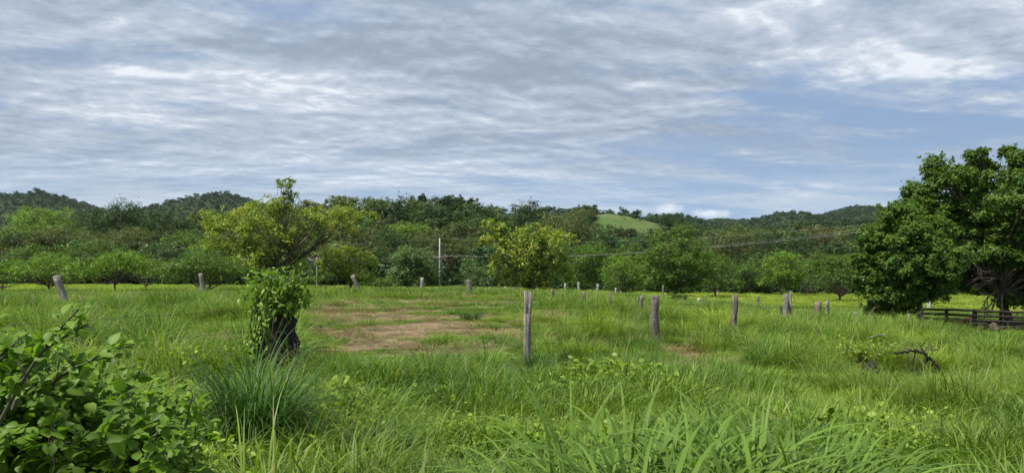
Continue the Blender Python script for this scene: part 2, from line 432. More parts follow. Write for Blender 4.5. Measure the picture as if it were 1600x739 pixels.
def build_ground():
    def axis(lo, hi, n, near):
        t = np.linspace(np.arcsinh(lo / near), np.arcsinh(hi / near), n); return np.sinh(t) * near
    ys = np.concatenate([np.linspace(-60, 3, 14), axis(3.2, 6500, 760, 9)])
    xs = np.unique(np.concatenate([-axis(0, 6500, 330, 14), axis(0, 6500, 330, 14)]))
    X, Y = np.meshgrid(xs, ys); Z = H(X, Y)
    V = np.stack([X, Y, Z], -1).reshape(-1, 3); nx = len(xs); ny = len(ys)
    i, j = np.meshgrid(np.arange(ny - 1), np.arange(nx - 1), indexing='ij'); a = i * nx + j
    Fq = np.stack([a, a + 1, a + nx + 1, a + nx], -1).reshape(-1, 4)
    mb = MB(); mb.add(V, Fq, dry(X, Y).ravel())
    o = mb.build('ground', ground_material(), smooth_=True)
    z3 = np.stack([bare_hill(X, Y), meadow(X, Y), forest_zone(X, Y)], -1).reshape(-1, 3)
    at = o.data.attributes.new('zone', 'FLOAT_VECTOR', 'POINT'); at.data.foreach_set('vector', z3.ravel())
    tag(o, kind='structure')
build_ground()

# ------------------------------------------------------------------ scatter (only for uncountable stuff)
def scatter(name, pts, idx, rot, scl, tint, sources, label, cat):
    me = bpy.data.meshes.new(name); n = len(pts)
    me.vertices.add(n); me.vertices.foreach_set('co', np.asarray(pts, float).ravel())
    for an, ty, key, arr in (('idx', 'INT', 'value', idx.astype(np.int32)), ('rot', 'FLOAT_VECTOR', 'vector', rot.ravel()),
                             ('scl', 'FLOAT_VECTOR', 'vector', scl.ravel()), ('itint', 'FLOAT', 'value', tint)):
        me.attributes.new(an, ty, 'POINT').data.foreach_set(key, arr)
    o = bpy.data.objects.new(name, me); COL.objects.link(o)
    c = bpy.data.collections.new(name + '_source')
    for k, s_ in enumerate(sources):
        c.objects.link(s_)
    names = sorted(range(len(sources)), key=lambda q: sources[q].name)
    t = bpy.data.node_groups.new(name, 'GeometryNodeTree')
    t.interface.new_socket('Geometry', in_out='INPUT', socket_type='NodeSocketGeometry')
    t.interface.new_socket('Geometry', in_out='OUTPUT', socket_type='NodeSocketGeometry')
    g = NG(t); gi = g.add('NodeGroupInput'); go = g.add('NodeGroupOutput')
    ci = g.add('GeometryNodeCollectionInfo'); ci.inputs['Collection'].default_value = c
    ci.inputs['Separate Children'].default_value = True; ci.inputs['Reset Children'].default_value = True
    ip = g.add('GeometryNodeInstanceOnPoints'); ip.inputs['Pick Instance'].default_value = True
    def na(nm, ty):
        q = g.add('GeometryNodeInputNamedAttribute', data_type=ty); q.inputs[0].default_value = nm
        return q.outputs[0]
    g.l.new(gi.outputs[0], ip.inputs['Points']); g.l.new(ci.outputs[0], ip.inputs['Instance'])
    g.l.new(na('idx', 'INT'), ip.inputs['Instance Index'])
    er = g.add('FunctionNodeEulerToRotation'); g.l.new(na('rot', 'FLOAT_VECTOR'), er.inputs[0])
    g.l.new(er.outputs[0], ip.inputs['Rotation']); g.l.new(na('scl', 'FLOAT_VECTOR'), ip.inputs['Scale'])
    g.l.new(ip.outputs[0], go.inputs[0])
    md = o.modifiers.new('scatter', 'NODES'); md.node_group = t
    return tag(o, label, cat, kind='stuff')

# ------------------------------------------------------------------ trees
def crown_mb(lobes, r, leaf, n_leaves, clump=.30, flat=.62, up=.8, inner=.22, tmpl=DIAMOND, clump_var=.5, lo_cut=-.75):
    """leaves in clumps on and inside a set of lobes (cx,cy,cz,rx,ry,rz)"""
    mb = MB(); L = np.array(lobes, float); area = (L[:, 3] * L[:, 4] + L[:, 3] * L[:, 5] + L[:, 4] * L[:, 5]); share = area / area.sum()
    P, N_, T, Cc = [], [], [], []
    for l, s_ in zip(L, share):
        m = max(60, int(n_leaves * s_)); rad = l[3:6]
        rc = clump * rad.mean(); k = max(6, int(1.7 * (area[0] * 0 + (rad[0] * rad[1] + rad[0] * rad[2] + rad[1] * rad[2])) / (rc * rc) * .75))
        k = min(k, max(6, m // 18))
        d = r.normal(size=(k * 3, 3)); d /= np.linalg.norm(d, axis=1)[:, None]
        d = d[d[:, 2] > lo_cut - r.random(len(d)) * .25][:k]; k = len(d)
        rr = r.uniform(.60, 1.08, k); sp = r.random(k) < .22; rr[sp] = r.uniform(1.08, 1.42, sp.sum())
        cc = l[:3] + d * rad * rr[:, None]
        ct = np.clip(r.normal(.5, clump_var * .45, k), 0, 1)
        cs = r.uniform(.55, 1.35, k) * rc; cs[sp] *= .6
        w = cs ** 2; w /= w.sum()
        ci = r.choice(k, m, p=w)
        off = r.normal(size=(m, 3)); off /= np.linalg.norm(off, axis=1)[:, None]
        off *= (r.random(m) ** .45)[:, None]
        off[:, 2] *= flat
        p = cc[ci] + off * cs[ci][:, None]
        nn = off * .9 + d[ci] * .35 + r.normal(size=(m, 3)) * .45; nn[:, 2] += up
        P.append(p); N_.append(nn); T.append(np.clip(ct[ci] + r.normal(0, .16, m), 0, 1)); Cc.append(cc)
        q = int(m * inner)
        if q:
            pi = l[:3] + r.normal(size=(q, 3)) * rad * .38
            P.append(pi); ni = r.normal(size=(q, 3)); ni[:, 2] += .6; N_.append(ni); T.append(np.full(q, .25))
    P = np.vstack(P); N_ = np.vstack(N_); T = np.concatenate(T)
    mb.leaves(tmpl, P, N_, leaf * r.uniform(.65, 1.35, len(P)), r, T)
    return mb, Cc

def wood_mb(lobes, clumps, r, h_fork, rad, base=(0, 0, -.3), lean=(0, 0), twigs=5, sides=8):
    mb = MB()
    fork = np.array([lean[0], lean[1], h_fork])
    t = np.linspace(0, 1, 6)[:, None]
    P = np.array(base) * (1 - t) + fork * t + r.normal(size=(6, 3)) * rad * .35 * np.array([1, 1, 0]) * (t * (1 - t) * 4)
    R = rad * (1 - .35 * t[:, 0]); R[0] *= 1.45
    mb.tube(P, R, sides, bump=.12, seed=int(r.integers(1e6)))
    lm = np.mean([q[3] for q in lobes])
    for l, cc in zip(lobes, clumps):
        c = np.array(l[:3]); s = fork - np.array([0, 0, r.uniform(0, .25) * h_fork]); n = 7
        t = np.linspace(0, 1, n)[:, None]
        mid = (s + c) / 2 + np.array([0, 0, -.10 * np.linalg.norm(c - s)]) + r.normal(size=3) * .06 * np.linalg.norm(c - s)
        P = s * (1 - t) ** 2 + 2 * mid * t * (1 - t) + c * t ** 2
        P[1:-1] += r.normal(size=(n - 2, 3)) * .02 * np.linalg.norm(c - s)
        ra = rad * r.uniform(.4, .6) * min(1.0, .25 + .6 * l[3] / lm)
        mb.tube(P, ra * (1 - .72 * t[:, 0]), 6)
        for q in r.permutation(len(cc))[:twigs]:
            e = cc[q]; k0 = int(r.integers(2, n - 1)); a = P[k0]; tt = np.linspace(0, 1, 5)[:, None]
            m2 = (a + e) / 2 + r.normal(size=3) * .12 * np.linalg.norm(e - a)
            Q = a * (1 - tt) ** 2 + 2 * m2 * tt * (1 - tt) + e * tt ** 2
            mb.tube(Q, ra * .38 * (1 - .8 * tt[:, 0]) + .004, 5)
    return mb

def random_lobes(r, w, h0, h1, n, style):
    """lobes filling a crown of width w between heights h0 and h1"""
    L = []; hh = h1 - h0
    if style == 'umbrella':
        for i in range(n):
            a = 2.4 * i + r.uniform(-.4, .4); d = math.sqrt((i + .4) / n) * w * .36
            rz = hh * r.uniform(.15, .24); rx = w * r.uniform(.15, .24)
            z = h0 + hh * (r.uniform(.30, .78) if i > 2 else r.uniform(.66, .80)) - d / w * hh * .35
            L.append((d * math.cos(a), d * math.sin(a), max(z, h0 + rz), rx, rx, rz))
    elif style == 'round':
        L.append((0, 0, h0 + hh * .50, w * .36, w * .36, hh * .46))
        for i in range(n - 1):
            a = 2.4 * i + r.uniform(-.5, .5); q = r.uniform(.12, .80); d = w * .27 * math.sqrt(max(.15, 1 - (2 * q - 1) ** 2)) * r.uniform(.8, 1.1)
            s = r.uniform(.16, .25)
            L.append((d * math.cos(a), d * math.sin(a), h0 + hh * q, w * s, w * s, hh * s * r.uniform(.8, 1.1)))
    else:  # airy
        for i in range(n):
            a = 2.4 * i + r.uniform(-.5, .5); q = (i + .5) / n; d = w * .36 * r.uniform(.35, 1.0) * (1 - .45 * q)
            s = r.uniform(.13, .22)
            L.append((d * math.cos(a), d * math.sin(a), h0 + hh * (.15 + .70 * q), w * s, w * s, hh * s * 1.05))
    return L

LM = {
    'bright': leaf_mat('leaf_bright_green', (.068, .135, .014), (.135, .225, .024), (.105, .17, .016)),
    'mid': leaf_mat('leaf_mid_green', (.044, .094, .013), (.092, .160, .022), (.070, .115, .014)),
    'dark': leaf_mat('leaf_dark_green', (.022, .052, .016), (.045, .088, .024), (.034, .060, .014)),
    'olive': leaf_mat('leaf_olive', (.050, .078, .022), (.095, .120, .034), (.085, .085, .030)),
    'yellow': leaf_mat('leaf_yellow_green', (.085, .145, .018), (.200, .262, .034), (.225, .255, .034), hue_scale=.6),
    'lime': leaf_mat('leaf_lime_green', (.090, .165, .022), (.150, .240, .035), (.12, .18, .03)),
    'pale': leaf_mat('leaf_pale_green', (.060, .110, .035), (.130, .195, .070), (.085, .14, .04)),
    'rust': leaf_mat('leaf_rusty', (.060, .060, .025), (.120, .095, .035), (.05, .07, .02)),
    'big': leaf_mat('leaf_big_tree', (.036, .086, .014), (.105, .170, .022), (.066, .115, .014), hue_scale=.35),
}

def tree(px, Y, top, wpx, style, colour, label, seed, leaf=None, n=None, base_frac=.28, lobes=None, nl=None, bark='bark', name='tree', cat='tree', group=None, fork=None, trad=None, lean=(0, 0), twigs=5, grow=1.0, **kw):
    r = rng(seed); x = xat(px, Y); z0 = H1(x, Y); h = zat(top, Y) - z0; w = wpx / F_PX * Y
    if lobes is None: L = random_lobes(r, w, h * base_frac, h, n or 9, style)
    else: L = [(xat(a, Y) - x, dy, zat(b, Y) - z0, ra / F_PX * Y, max(ra, rb) * dep / F_PX * Y, rb / F_PX * Y) for a, b, ra, rb, dy, dep in lobes]
    L = [(*l[:3], l[3] * grow, l[4] * grow, l[5] * grow) for l in L]
    t = thing(name, (x, Y, z0), label, cat, group)
    leaf = leaf or max(.13, Y * .0022)
    d = dict(clump=.34, flat=.55 if style == 'umbrella' else .7)
    d.update(kw)
    vol = sum(l[3] * l[4] + l[3] * l[5] * 2 for l in L)
    nl = nl or int(min(20000, 3.2 * vol / (leaf * leaf)))
    cm, cc = crown_mb(L, r, leaf, nl, **d)
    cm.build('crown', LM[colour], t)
    wood_mb(L, cc, r, fork if fork is not None else h * base_frac * .9, trad or max(.06, h * .028), lean=lean, twigs=twigs).build('trunk', M[bark], t)
    return t

EDGE = 'trees standing along the edge of the wood'
# --- left side of the meadow
tree(76, 53, 392, 150, 'umbrella', 'bright', 'wide layered green tree on the meadow strip behind the thick leaning grey post', 11, n=13, base_frac=.22, group=EDGE)
tree(180, 51, 386, 128, 'umbrella', 'bright', 'bright green spreading tree with twin trunks, just right of the thick leaning grey post', 12, n=13, base_frac=.24, group=EDGE, fork=.9)
tree(228, 57, 400, 84, 'umbrella', 'bright', 'smaller bright green thin trunked tree right of the twin trunked tree', 13, n=9, base_frac=.26, group=EDGE)
tree(322, 52, 385, 150, 'umbrella', 'mid', 'fine leaved low spreading dark green tree behind the slender leaning pale post on the left', 14, n=14, base_frac=.10, group=EDGE, leaf=.13)
tree(4, 60, 400, 90, 'umbrella', 'dark', 'dark low tree cut by the left edge of the photo, beside the bright meadow strip', 15, n=9, base_frac=.15, group=EDGE)
# --- the big yellowish tree and its neighbours
tree(432, 62, 300, 300, 'airy', 'yellow', 'large spreading yellow green tree with a tall thin tuft sticking up above the wood', 21,
     lobes=[(350, 345, 26, 17, -1, 1), (330, 352, 17, 10, 1, 1), (378, 338, 26, 18, 1, 1), (415, 340, 30, 24, -1, 1), (438, 322, 22, 15, 0, .9), (446, 292, 10, 13, 0, .8), (437, 286, 5, 6, 0, .8), (450, 308, 12, 10, .5, .8), (456, 282, 4, 4, 0, .8),
            (480, 348, 24, 18, 1, 1), (505, 338, 24, 15, -1, 1), (540, 334, 22, 12, 0, 1), (572, 336, 18, 8, 1, 1), (525, 352, 26, 12, 2, 1),
            (380, 375, 34, 20, -1.5, 1), (425, 378, 34, 24, 0, 1), (345, 398, 28, 18, -1.5, 1), (392, 410, 34, 18, -2, 1), (460, 385, 24, 20, 1, .9), (358, 420, 24, 14, -1.5, 1), (470, 370, 26, 14, 2, 1), (440, 415, 26, 16, 2, 1)],
     leaf=.20, nl=20000, clump=.34, flat=.75, up=.6, inner=.08, fork=2.0, trad=.20, twigs=6, grow=1.08)
tree(548, 66, 383, 90, 'airy', 'yellow', 'small rounded yellow green tree in the field, right of the large spreading yellow one', 22,
     lobes=[(520, 400, 20, 14, 0, 1), (545, 396, 22, 13, -.5, 1), (572, 408, 18, 14, 0, 1), (535, 420, 24, 14, 0, 1), (565, 430, 22, 13, -.5, 1), (505, 415, 14, 12, .5, 1)],
     leaf=.18, nl=5000, clump=.3, inner=.12, fork=.9, trad=.14)
tree(500, 68, 420, 60, 'round', 'mid', 'low green shrubby tree with crooked dark stems, below the small rounded yellow green tree', 23, n=5, base_frac=.35)
tree(592, 72, 426, 66, 'round', 'mid', 'low ragged green bush left of the round pale green tree', 24, n=6, base_frac=.02, name='bush', cat='bush')
tree(640, 88, 385, 84, 'round', 'pale', 'round dense pale green tree left of the concrete utility pole', 25, n=11, base_frac=.06, group=EDGE, nl=12000)
tree(672, 90, 405, 46, 'round', 'mid', 'narrow mid green tree right behind the concrete utility pole, joined to the round pale one', 26, n=7, base_frac=.06, group=EDGE)
tree(740, 86, 401, 52, 'round', 'pale', 'small round pale green tree between the utility pole and the yellow tree', 27, n=8, base_frac=.04, group=EDGE)
tree(832, 58, 340, 150, 'airy', 'yellow', 'bright yellow green open crowned tree in mid field behind the pale split post', 28,
     lobes=[(765, 352, 12, 9, 0, 1), (780, 362, 16, 11, 0, 1), (772, 377, 22, 9, -.5, 1), (803, 372, 22, 14, .5, 1), (828, 366, 20, 14, -1, 1), (855, 366, 22, 13, 0, 1), (880, 372, 19, 10, .5, 1), (845, 385, 32, 16, -1, 1),
            (795, 398, 28, 16, 0, 1), (862, 400, 26, 16, .5, 1), (826, 408, 26, 18, -.5, 1), (782, 420, 24, 14, 1, 1), (868, 422, 24, 12, 0, 1), (835, 432, 24, 16, 0, 1), (805, 436, 26, 14, 1, 1), (855, 442, 16, 12, 1, 1)],
     leaf=.19, nl=12500, clump=.28, flat=.8, up=.5, inner=.04, fork=1.0, trad=.17, twigs=8)
tree(826, 59.5, 436, 34, 'round', 'dark', 'dark round bush packed around the foot of the yellow tree in mid field', 29, n=5, base_frac=0, name='bush', cat='bush')
tree(912, 92, 374, 108, 'round', 'mid', 'rounded dark tree with pale flowering tips, right of the bright yellow tree', 30, n=13, base_frac=.06, group=EDGE, nl=13000)
tree(975, 82, 392, 84, 'round', 'bright', 'fresh green rounded tree left of the tallest tree on the meadow edge', 31, n=11, base_frac=.06, group=EDGE)
tree(1056, 76, 347, 120, 'airy', 'mid', 'tallest tree on the meadow edge, a bushy green crown with a raised rounded head', 32,
     lobes=[(1066, 362, 18, 14, 0, 1), (1030, 372, 18, 11, .5, 1), (1068, 385, 26, 18, 0, 1), (1035, 395, 26, 18, -1, 1), (1080, 405, 30, 20, -1, 1), (1018, 410, 24, 17, .5, 1), (1052, 420, 32, 22, -1, 1), (1095, 430, 26, 18, 0, 1),
            (1025, 438, 28, 18, 0, 1), (1062, 446, 30, 16, 0, 1), (1000, 425, 20, 15, 1, 1), (1102, 400, 20, 13, 1, 1)],
     leaf=.20, nl=16000, clump=.30, flat=.75, inner=.15, fork=1.4, trad=.2, group=EDGE)
tree(1118, 84, 392, 84, 'round', 'mid', 'rounded green tree hanging over the yellow meadow, right of the tallest tree', 33, n=10, base_frac=.16, group=EDGE)
tree(1060, 50, 459, 32, 'round', 'mid', 'small ragged shrub standing in the grass in front of the tallest tree', 34, n=5, base_frac=.02, name='shrub', cat='bush', leaf=.12)
tree(1172, 104, 402, 76, 'round', 'mid', 'dense green tree at the back of the yellow meadow behind the third roadside post', 35, n=9, base_frac=.14, group=EDGE)
tree(1222, 98, 384, 84, 'round', 'bright', 'bright green tree with layered boughs at the meadow back, above the short black stub', 36, n=12, base_frac=.14, group=EDGE, flat=.5)
tree(1262, 101, 400, 66, 'umbrella', 'mid', 'low green tree between the layered bright tree and the feathery tree at the meadow back', 37, n=8, base_frac=.15, group=EDGE)
tree(1312, 76, 384, 112, 'umbrella', 'mid', 'feathery green spreading tree just left of the big dark tree clump', 38, n=14, base_frac=.12, group=EDGE, leaf=.15)
# --- crowns of the wood that stand out one by one
WOOD = 'large trees of the wood behind the field'
for a in (
    (72, 172, 318, 150, 'umbrella', 'lime', 'broad lime green crown below the hill at the far left', 51, 15),
    (20, 128, 352, 110, 'umbrella', 'dark', 'dark shadowy crown at the left edge of the wood below the lime green crown', 52, 10),
    (98, 132, 346, 130, 'umbrella', 'olive', 'olive crown below the lime green crown at the left of the wood', 53, 13),
    (190, 168, 305, 150, 'umbrella', 'dark', 'huge dark umbrella shaped tree rising over the left part of the wood against the sky', 54, 15),
    (258, 172, 322, 90, 'umbrella', 'dark', 'dark crown on the right shoulder of the huge umbrella shaped tree', 55, 9),
    (205, 132, 348, 150, 'umbrella', 'olive', 'brownish olive crown under the huge dark umbrella shaped tree', 56, 14),
    (288, 124, 352, 100, 'umbrella', 'mid', 'green crown left of the large yellow tree, below the pointed hill', 57, 11),
    (562, 108, 352, 104, 'airy', 'olive', 'greyish thin crowned tree with bare twigs, behind the right arm of the large yellow tree', 58, 12),
    (612, 128, 352, 96, 'umbrella', 'dark', 'dark crown above the round pale green tree', 59, 10),
    (692, 132, 350, 110, 'umbrella', 'olive', 'olive crown directly behind the top of the concrete utility pole', 60, 11),
    (745, 138, 366, 80, 'umbrella', 'dark', 'dark crown left of the bright yellow tree top', 61, 9),
    (640, 190, 340, 90, 'umbrella', 'bright', 'brighter green crown half way up the main wooded hill', 62, 10),
    (822, 232, 313, 66, 'round', 'dark', 'round dark crown on the skyline where the main hill starts falling to the right', 63, 9),
    (882, 168, 328, 116, 'round', 'olive', 'big smooth domed crown above and right of the yellow tree', 64, 12),
    (948, 150, 352, 84, 'umbrella', 'dark', 'dark flat crown under the cleared grassy hill', 65, 10),
    (1010, 150, 360, 80, 'umbrella', 'dark', 'dark crown left behind the raised head of the tallest tree', 66, 10),
    (1152, 158, 346, 126, 'round', 'olive', 'broad yellowish green crown behind the power cables, right of the tallest tree', 67, 13),
    (1232, 146, 352, 110, 'umbrella', 'dark', 'dark crown above the layered bright tree, crossed by the power cables', 68, 12),
    (1276, 190, 346, 60, 'round', 'rust', 'rusty brown tinted crown under the hills at the right', 69, 8),
    (1306, 128, 368, 96, 'umbrella', 'olive', 'olive crown behind the feathery tree, left of the big dark tree clump', 70, 11),
    (985, 120, 372, 72, 'umbrella', 'mid', 'green crown peeping over the fresh green rounded tree', 71, 9),
    (1190, 120, 385, 80, 'umbrella', 'dark', 'dark crown below the power cables above the tree at the meadow back', 72, 9),
    (40, 112, 378, 110, 'umbrella', 'mid', 'green crown above the dark low tree at the left edge', 73, 10),
    (150, 108, 372, 110, 'umbrella', 'mid', 'green crown above the bright twin trunked tree', 74, 11),
    (262, 104, 382, 90, 'umbrella', 'dark', 'dark crown between the bright small tree and the low spreading dark green tree', 75, 10),
): tree(*a[:8], n=a[8], base_frac=.30, group=WOOD, clump=.30)
# lone trees on the skyline of the main hill and on the cleared hill
for px, Y, top, wpx, lab, sd in ((699, 318, 303, 13, 'lone little tree on the skyline above the utility pole, leftmost of the loose row', 81), (718, 316, 304, 17, 'lone tree with gappy crown on the skyline, in the middle of the loose row', 82),
                             (736, 314, 307, 15, 'lone flat crowned tree on the skyline, rightmost of the loose row', 83), (659, 316, 301, 20, 'flat umbrella crown on the skyline near the top of the main hill', 84), (993, 545, 335, 16, 'single dark round tree on the cleared grassy hill', 85)):
    tree(px, Y, top, wpx, 'round' if sd == 85 else 'umbrella', 'dark', lab, sd, n=5, base_frac=.35 if sd != 85 else .05, leaf=.8, nl=500, group='lone trees on the hills')

# --- the two big trees on the right
tree(1437, 40, 318, 190, 'round', 'big', 'dense rounded dark trunked tree at the left end of the dark rail fence', 91,
     lobes=[(1395, 345, 34, 22, -.5, .9), (1425, 330, 26, 16, .5, .9), (1368, 372, 30, 22, 0, .9), (1410, 375, 40, 28, -1.2, .9), (1455, 365, 36, 26, 0, .9), (1362, 408, 26, 24, .3, .9), (1392, 415, 36, 28, -1.2, .9), (1435, 412, 42, 30, -1.4, .8), (1475, 400, 34, 26, 0, .9),
            (1362, 445, 24, 22, 0, .9), (1398, 455, 34, 24, -.5, .9), (1440, 450, 34, 24, -.6, .8), (1385, 482, 22, 14, 1.0, .8), (1478, 440, 26, 18, .8, .8), (1418, 478, 26, 14, .8, .8)],
     leaf=.145, nl=52000, clump=.22, clump_var=.7, flat=.75, up=.7, inner=.35, fork=1.5, trad=.17, twigs=7, cat='tree')
tree(1588, 44, 232, 340, 'round', 'big', 'tallest tree of all, wide gappy crown on a thick leaning trunk at the right edge', 92,
     lobes=[(1462, 262, 18, 18, 0, .9), (1478, 285, 30, 18, -1, .9), (1440, 300, 24, 16, 0, .9), (1520, 300, 26, 20, .5, .9), (1522, 246, 15, 10, 0, .9), (1548, 262, 16, 14, .5, .9), (1588, 250, 22, 14, -.5, .9), (1560, 290, 30, 22, -.5, .9), (1610, 270, 30, 22, 0, .9), (1600, 305, 34, 24, -1.5, .9),
            (1470, 325, 40, 20, 0, .9), (1540, 330, 40, 22, -1.8, .9), (1600, 345, 40, 24, -2.0, .9), (1650, 310, 40, 40, 0, .9), (1500, 352, 40, 20, .5, .9), (1560, 368, 38, 20, -1, .9), (1690, 370, 50, 45, 0, .9), (1620, 385, 38, 22, -1.6, .8), (1500, 385, 34, 16, 1, .9),
            (1640, 425, 40, 26, -.5, .8), (1495, 415, 30, 16, 1.0, .9), (1500, 445, 26, 12, 2.0, .9), (1590, 405, 34, 16, 1.6, .8), (1620, 445, 26, 18, 1.2, .8), (1485, 432, 14, 8, .2, .9), (1530, 452, 16, 7, .4, .9), (1575, 470, 18, 8, -.2, .9), (1555, 412, 20, 10, -.8, .9), (1612, 470, 22, 12, -.8, .9), (1500, 425, 36, 20, 3.0, .8), (1545, 430, 34, 18, 3.2, .8), (1590, 430, 34, 22, 3.2, .8), (1640, 430, 40, 30, 3.0, .8), (1530, 395, 40, 18, -.8, .9), (1455, 275, 10, 10, 0, .9), (1500, 268, 12, 10, 0, .9), (1425, 318, 18, 12, -.5, .9), (1575, 238, 12, 8, 0, .9), (1536, 236, 9, 5, 0, .9), (1700, 440, 40, 34, 0, .8), (1545, 398, 30, 14, 1.5, .9), (1650, 465, 34, 18, .5, .8)],
     leaf=.17, nl=120000, clump=.23, flat=.70, up=.6, inner=.40, clump_var=.7, fork=2.4, trad=.27, lean=(-1.0, 0.3), twigs=6, lo_cut=-.7, grow=1.13)

def bare_limbs():
    Y = 43.0; x0 = xat(1588, Y); z0 = H1(x0, Y); r = rng(7)
    t = thing('dead_tree', (x0 - 1.0, Y - .6, z0), 'grey leafless branching tree tangled under the crown of the tallest tree at the right edge', 'dead tree')
    mb = MB()
    def limb(a, b, ra, depth):
        n = 7; tt = np.linspace(0, 1, n)[:, None]; L = np.linalg.norm(b - a)
        m = (a + b) / 2 + r.normal(size=3) * L * .16
        P = a * (1 - tt) ** 2 + 2 * m * tt * (1 - tt) + b * tt ** 2; P[1:-1] += r.normal(size=(n - 2, 3)) * L * .02
        mb.tube(P, ra * (1 - .7 * tt[:, 0]) + .006, 6)
        if depth:
            for _ in range(4):
                k = int(r.integers(2, n)); d = (b - a) / L + r.normal(size=3) * .7; d /= np.linalg.norm(d)
                limb(P[k - 1], P[k - 1] + d * L * r.uniform(.35, .6), ra * .45, depth - 1)
    def q(px, row, dy=0): return np.array([xat(px, Y) - (x0 - 1.0), dy, zat(row, Y) - z0])
    limb(np.array([0, 0, -.1]), q(1555, 425), .09, 1)
    for e in (q(1480, 395, .3), q(1505, 440, -.3), q(1520, 470, -.2), q(1490, 420, .6), q(1560, 380, 0), q(1530, 488, .4)): limb(q(1560, 440), e, .06, 2)
    mb.build('branches', M['post_dark'], t)  # dark timber colour paints the crown's shade onto these limbs
bare_limbs()

# ------------------------------------------------------------------ the far wood (nobody could count it)
def source_tree(name, seed, w, h, style, leaf, nl, mat, n=8, base=.2):
    r = rng(seed); L = random_lobes(r, w, h * base, h, n, style)
    cm, _ = crown_mb(L, r, leaf, nl, clump=.34, flat=.6, up=.9)
    return cm.build(name, mat, link=False)
FM = leaf_mat('wood_leaves', (.026, .060, .018), (.058, .105, .027), (.098, .118, .034), inst=True, trans=.25, vr=1.0)
def far_wood():
    mids = [source_tree(f'wood_crown_{k:02d}', 300 + k, 9.0, 8.5, ('umbrella', 'round', 'umbrella', 'round', 'umbrella')[k % 5], .50, 1500, FM) for k in range(6)]
    FF_shade = leaf_mat('far_wood_leaves_cloud_shade', (.020, .048, .016), (.040, .080, .022), (.05, .08, .022), inst=True, trans=.2, vr=.8)  # darker leaf colours paint cloud shadow onto the far hills
    fars = [source_tree(f'wood_crown_far_{k:02d}', 330 + k, 10.0, 8.5, 'round', 1.25, 260, FF_shade, 5, .1) for k in range(4)]
    r = rng(5)
    P, I, Sx, Tn = [], [], [], []
    for (y0, y1, sp, far) in ((118, 260, 5.0, 0), (260, 720, 6.6, 0), (720, 3600, 13.0, 1)):
        ny = int((y1 - y0) / sp); ys = np.linspace(y0, y1, ny)
        for y in ys:
            wmax = .80 * y + 30; nx = int(2 * wmax / sp); xs = np.linspace(-wmax, wmax, nx) + r.uniform(-sp, sp) * .5
            yy = y + r.uniform(-sp, sp, nx) * .5; xs = xs + r.uniform(-sp, sp, nx) * .4
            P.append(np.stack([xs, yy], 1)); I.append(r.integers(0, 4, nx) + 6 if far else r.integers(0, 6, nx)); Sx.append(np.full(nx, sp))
    P = np.vstack(P); I = np.concatenate(I); Sx = np.concatenate(Sx)
    x, y = P[:, 0], P[:, 1]; z = H(x, y)
    # leave out what lies behind a ridge, far below the line of sight
    keep = np.ones(len(x), bool)
    ang = (z + 12 - CZ) / y; u = x / y
    bins = np.clip(((u + 1.2) / 2.4 * 240).astype(int), 0, 239); order = np.argsort(y); mx = np.full(240, -9.0)
    for k in order:
        b = bins[k]
        if ang[k] < mx[b] - .004: keep[k] = False
        else: mx[b] = max(mx[b], (z[k] + 4 - CZ) / y[k])
    bh = bare_hill(x, y) * (1 - smooth((y - 620) / 60))
    keep &= (bh < .35) | ((r.random(len(x)) < .14))
    col = 800 + F_PX * u
    keep &= ~((np.abs(col - 715) < 26) & (y < 135))                  # bright gap beside the utility pole
    x, y, z, I, Sx = x[keep], y[keep], z[keep], I[keep], Sx[keep]; n = len(x)
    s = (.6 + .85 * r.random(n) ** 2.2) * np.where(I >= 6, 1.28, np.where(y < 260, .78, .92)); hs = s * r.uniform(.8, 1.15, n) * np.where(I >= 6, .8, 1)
    s = np.where(bare_hill(x, y) > .3, s * .4, s); hs = np.where(bare_hill(x, y) > .3, hs * .3, hs)
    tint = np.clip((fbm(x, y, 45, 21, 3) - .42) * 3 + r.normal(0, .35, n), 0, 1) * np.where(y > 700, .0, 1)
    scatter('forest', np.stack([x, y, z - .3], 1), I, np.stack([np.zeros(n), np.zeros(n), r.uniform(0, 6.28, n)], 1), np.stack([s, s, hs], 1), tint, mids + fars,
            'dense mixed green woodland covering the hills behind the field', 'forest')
    # undergrowth band closing the wood at its foot
    UM_shade = leaf_mat('undergrowth_leaves_shade', (.020, .045, .014), (.045, .080, .022), (.05, .07, .02), inst=True, trans=.2)  # darkened leaf colours paint in the shade at the wood's foot
    us = [source_tree(f'thicket_{k:02d}', 360 + k, 4.5, 3.0, 'round', .34, 700, UM_shade, 5, .0) for k in range(3)]
    m = 520; x = r.uniform(-105, 105, m); y = r.uniform(104, 124, m); c = 800 + F_PX * x / y
    ok = np.abs(c - 715) > 22; x, y = x[ok], y[ok]; m = len(x)
    s = r.uniform(.6, 1.4, m)
    scatter('undergrowth', np.stack([x, y, H(x, y) - .2], 1), r.integers(0, 3, m), np.stack([np.zeros(m), np.zeros(m), r.uniform(0, 6.28, m)], 1), np.stack([s, s, s], 1), np.zeros(m), us,
            'tangled green undergrowth along the foot of the wood', 'undergrowth')
far_wood()

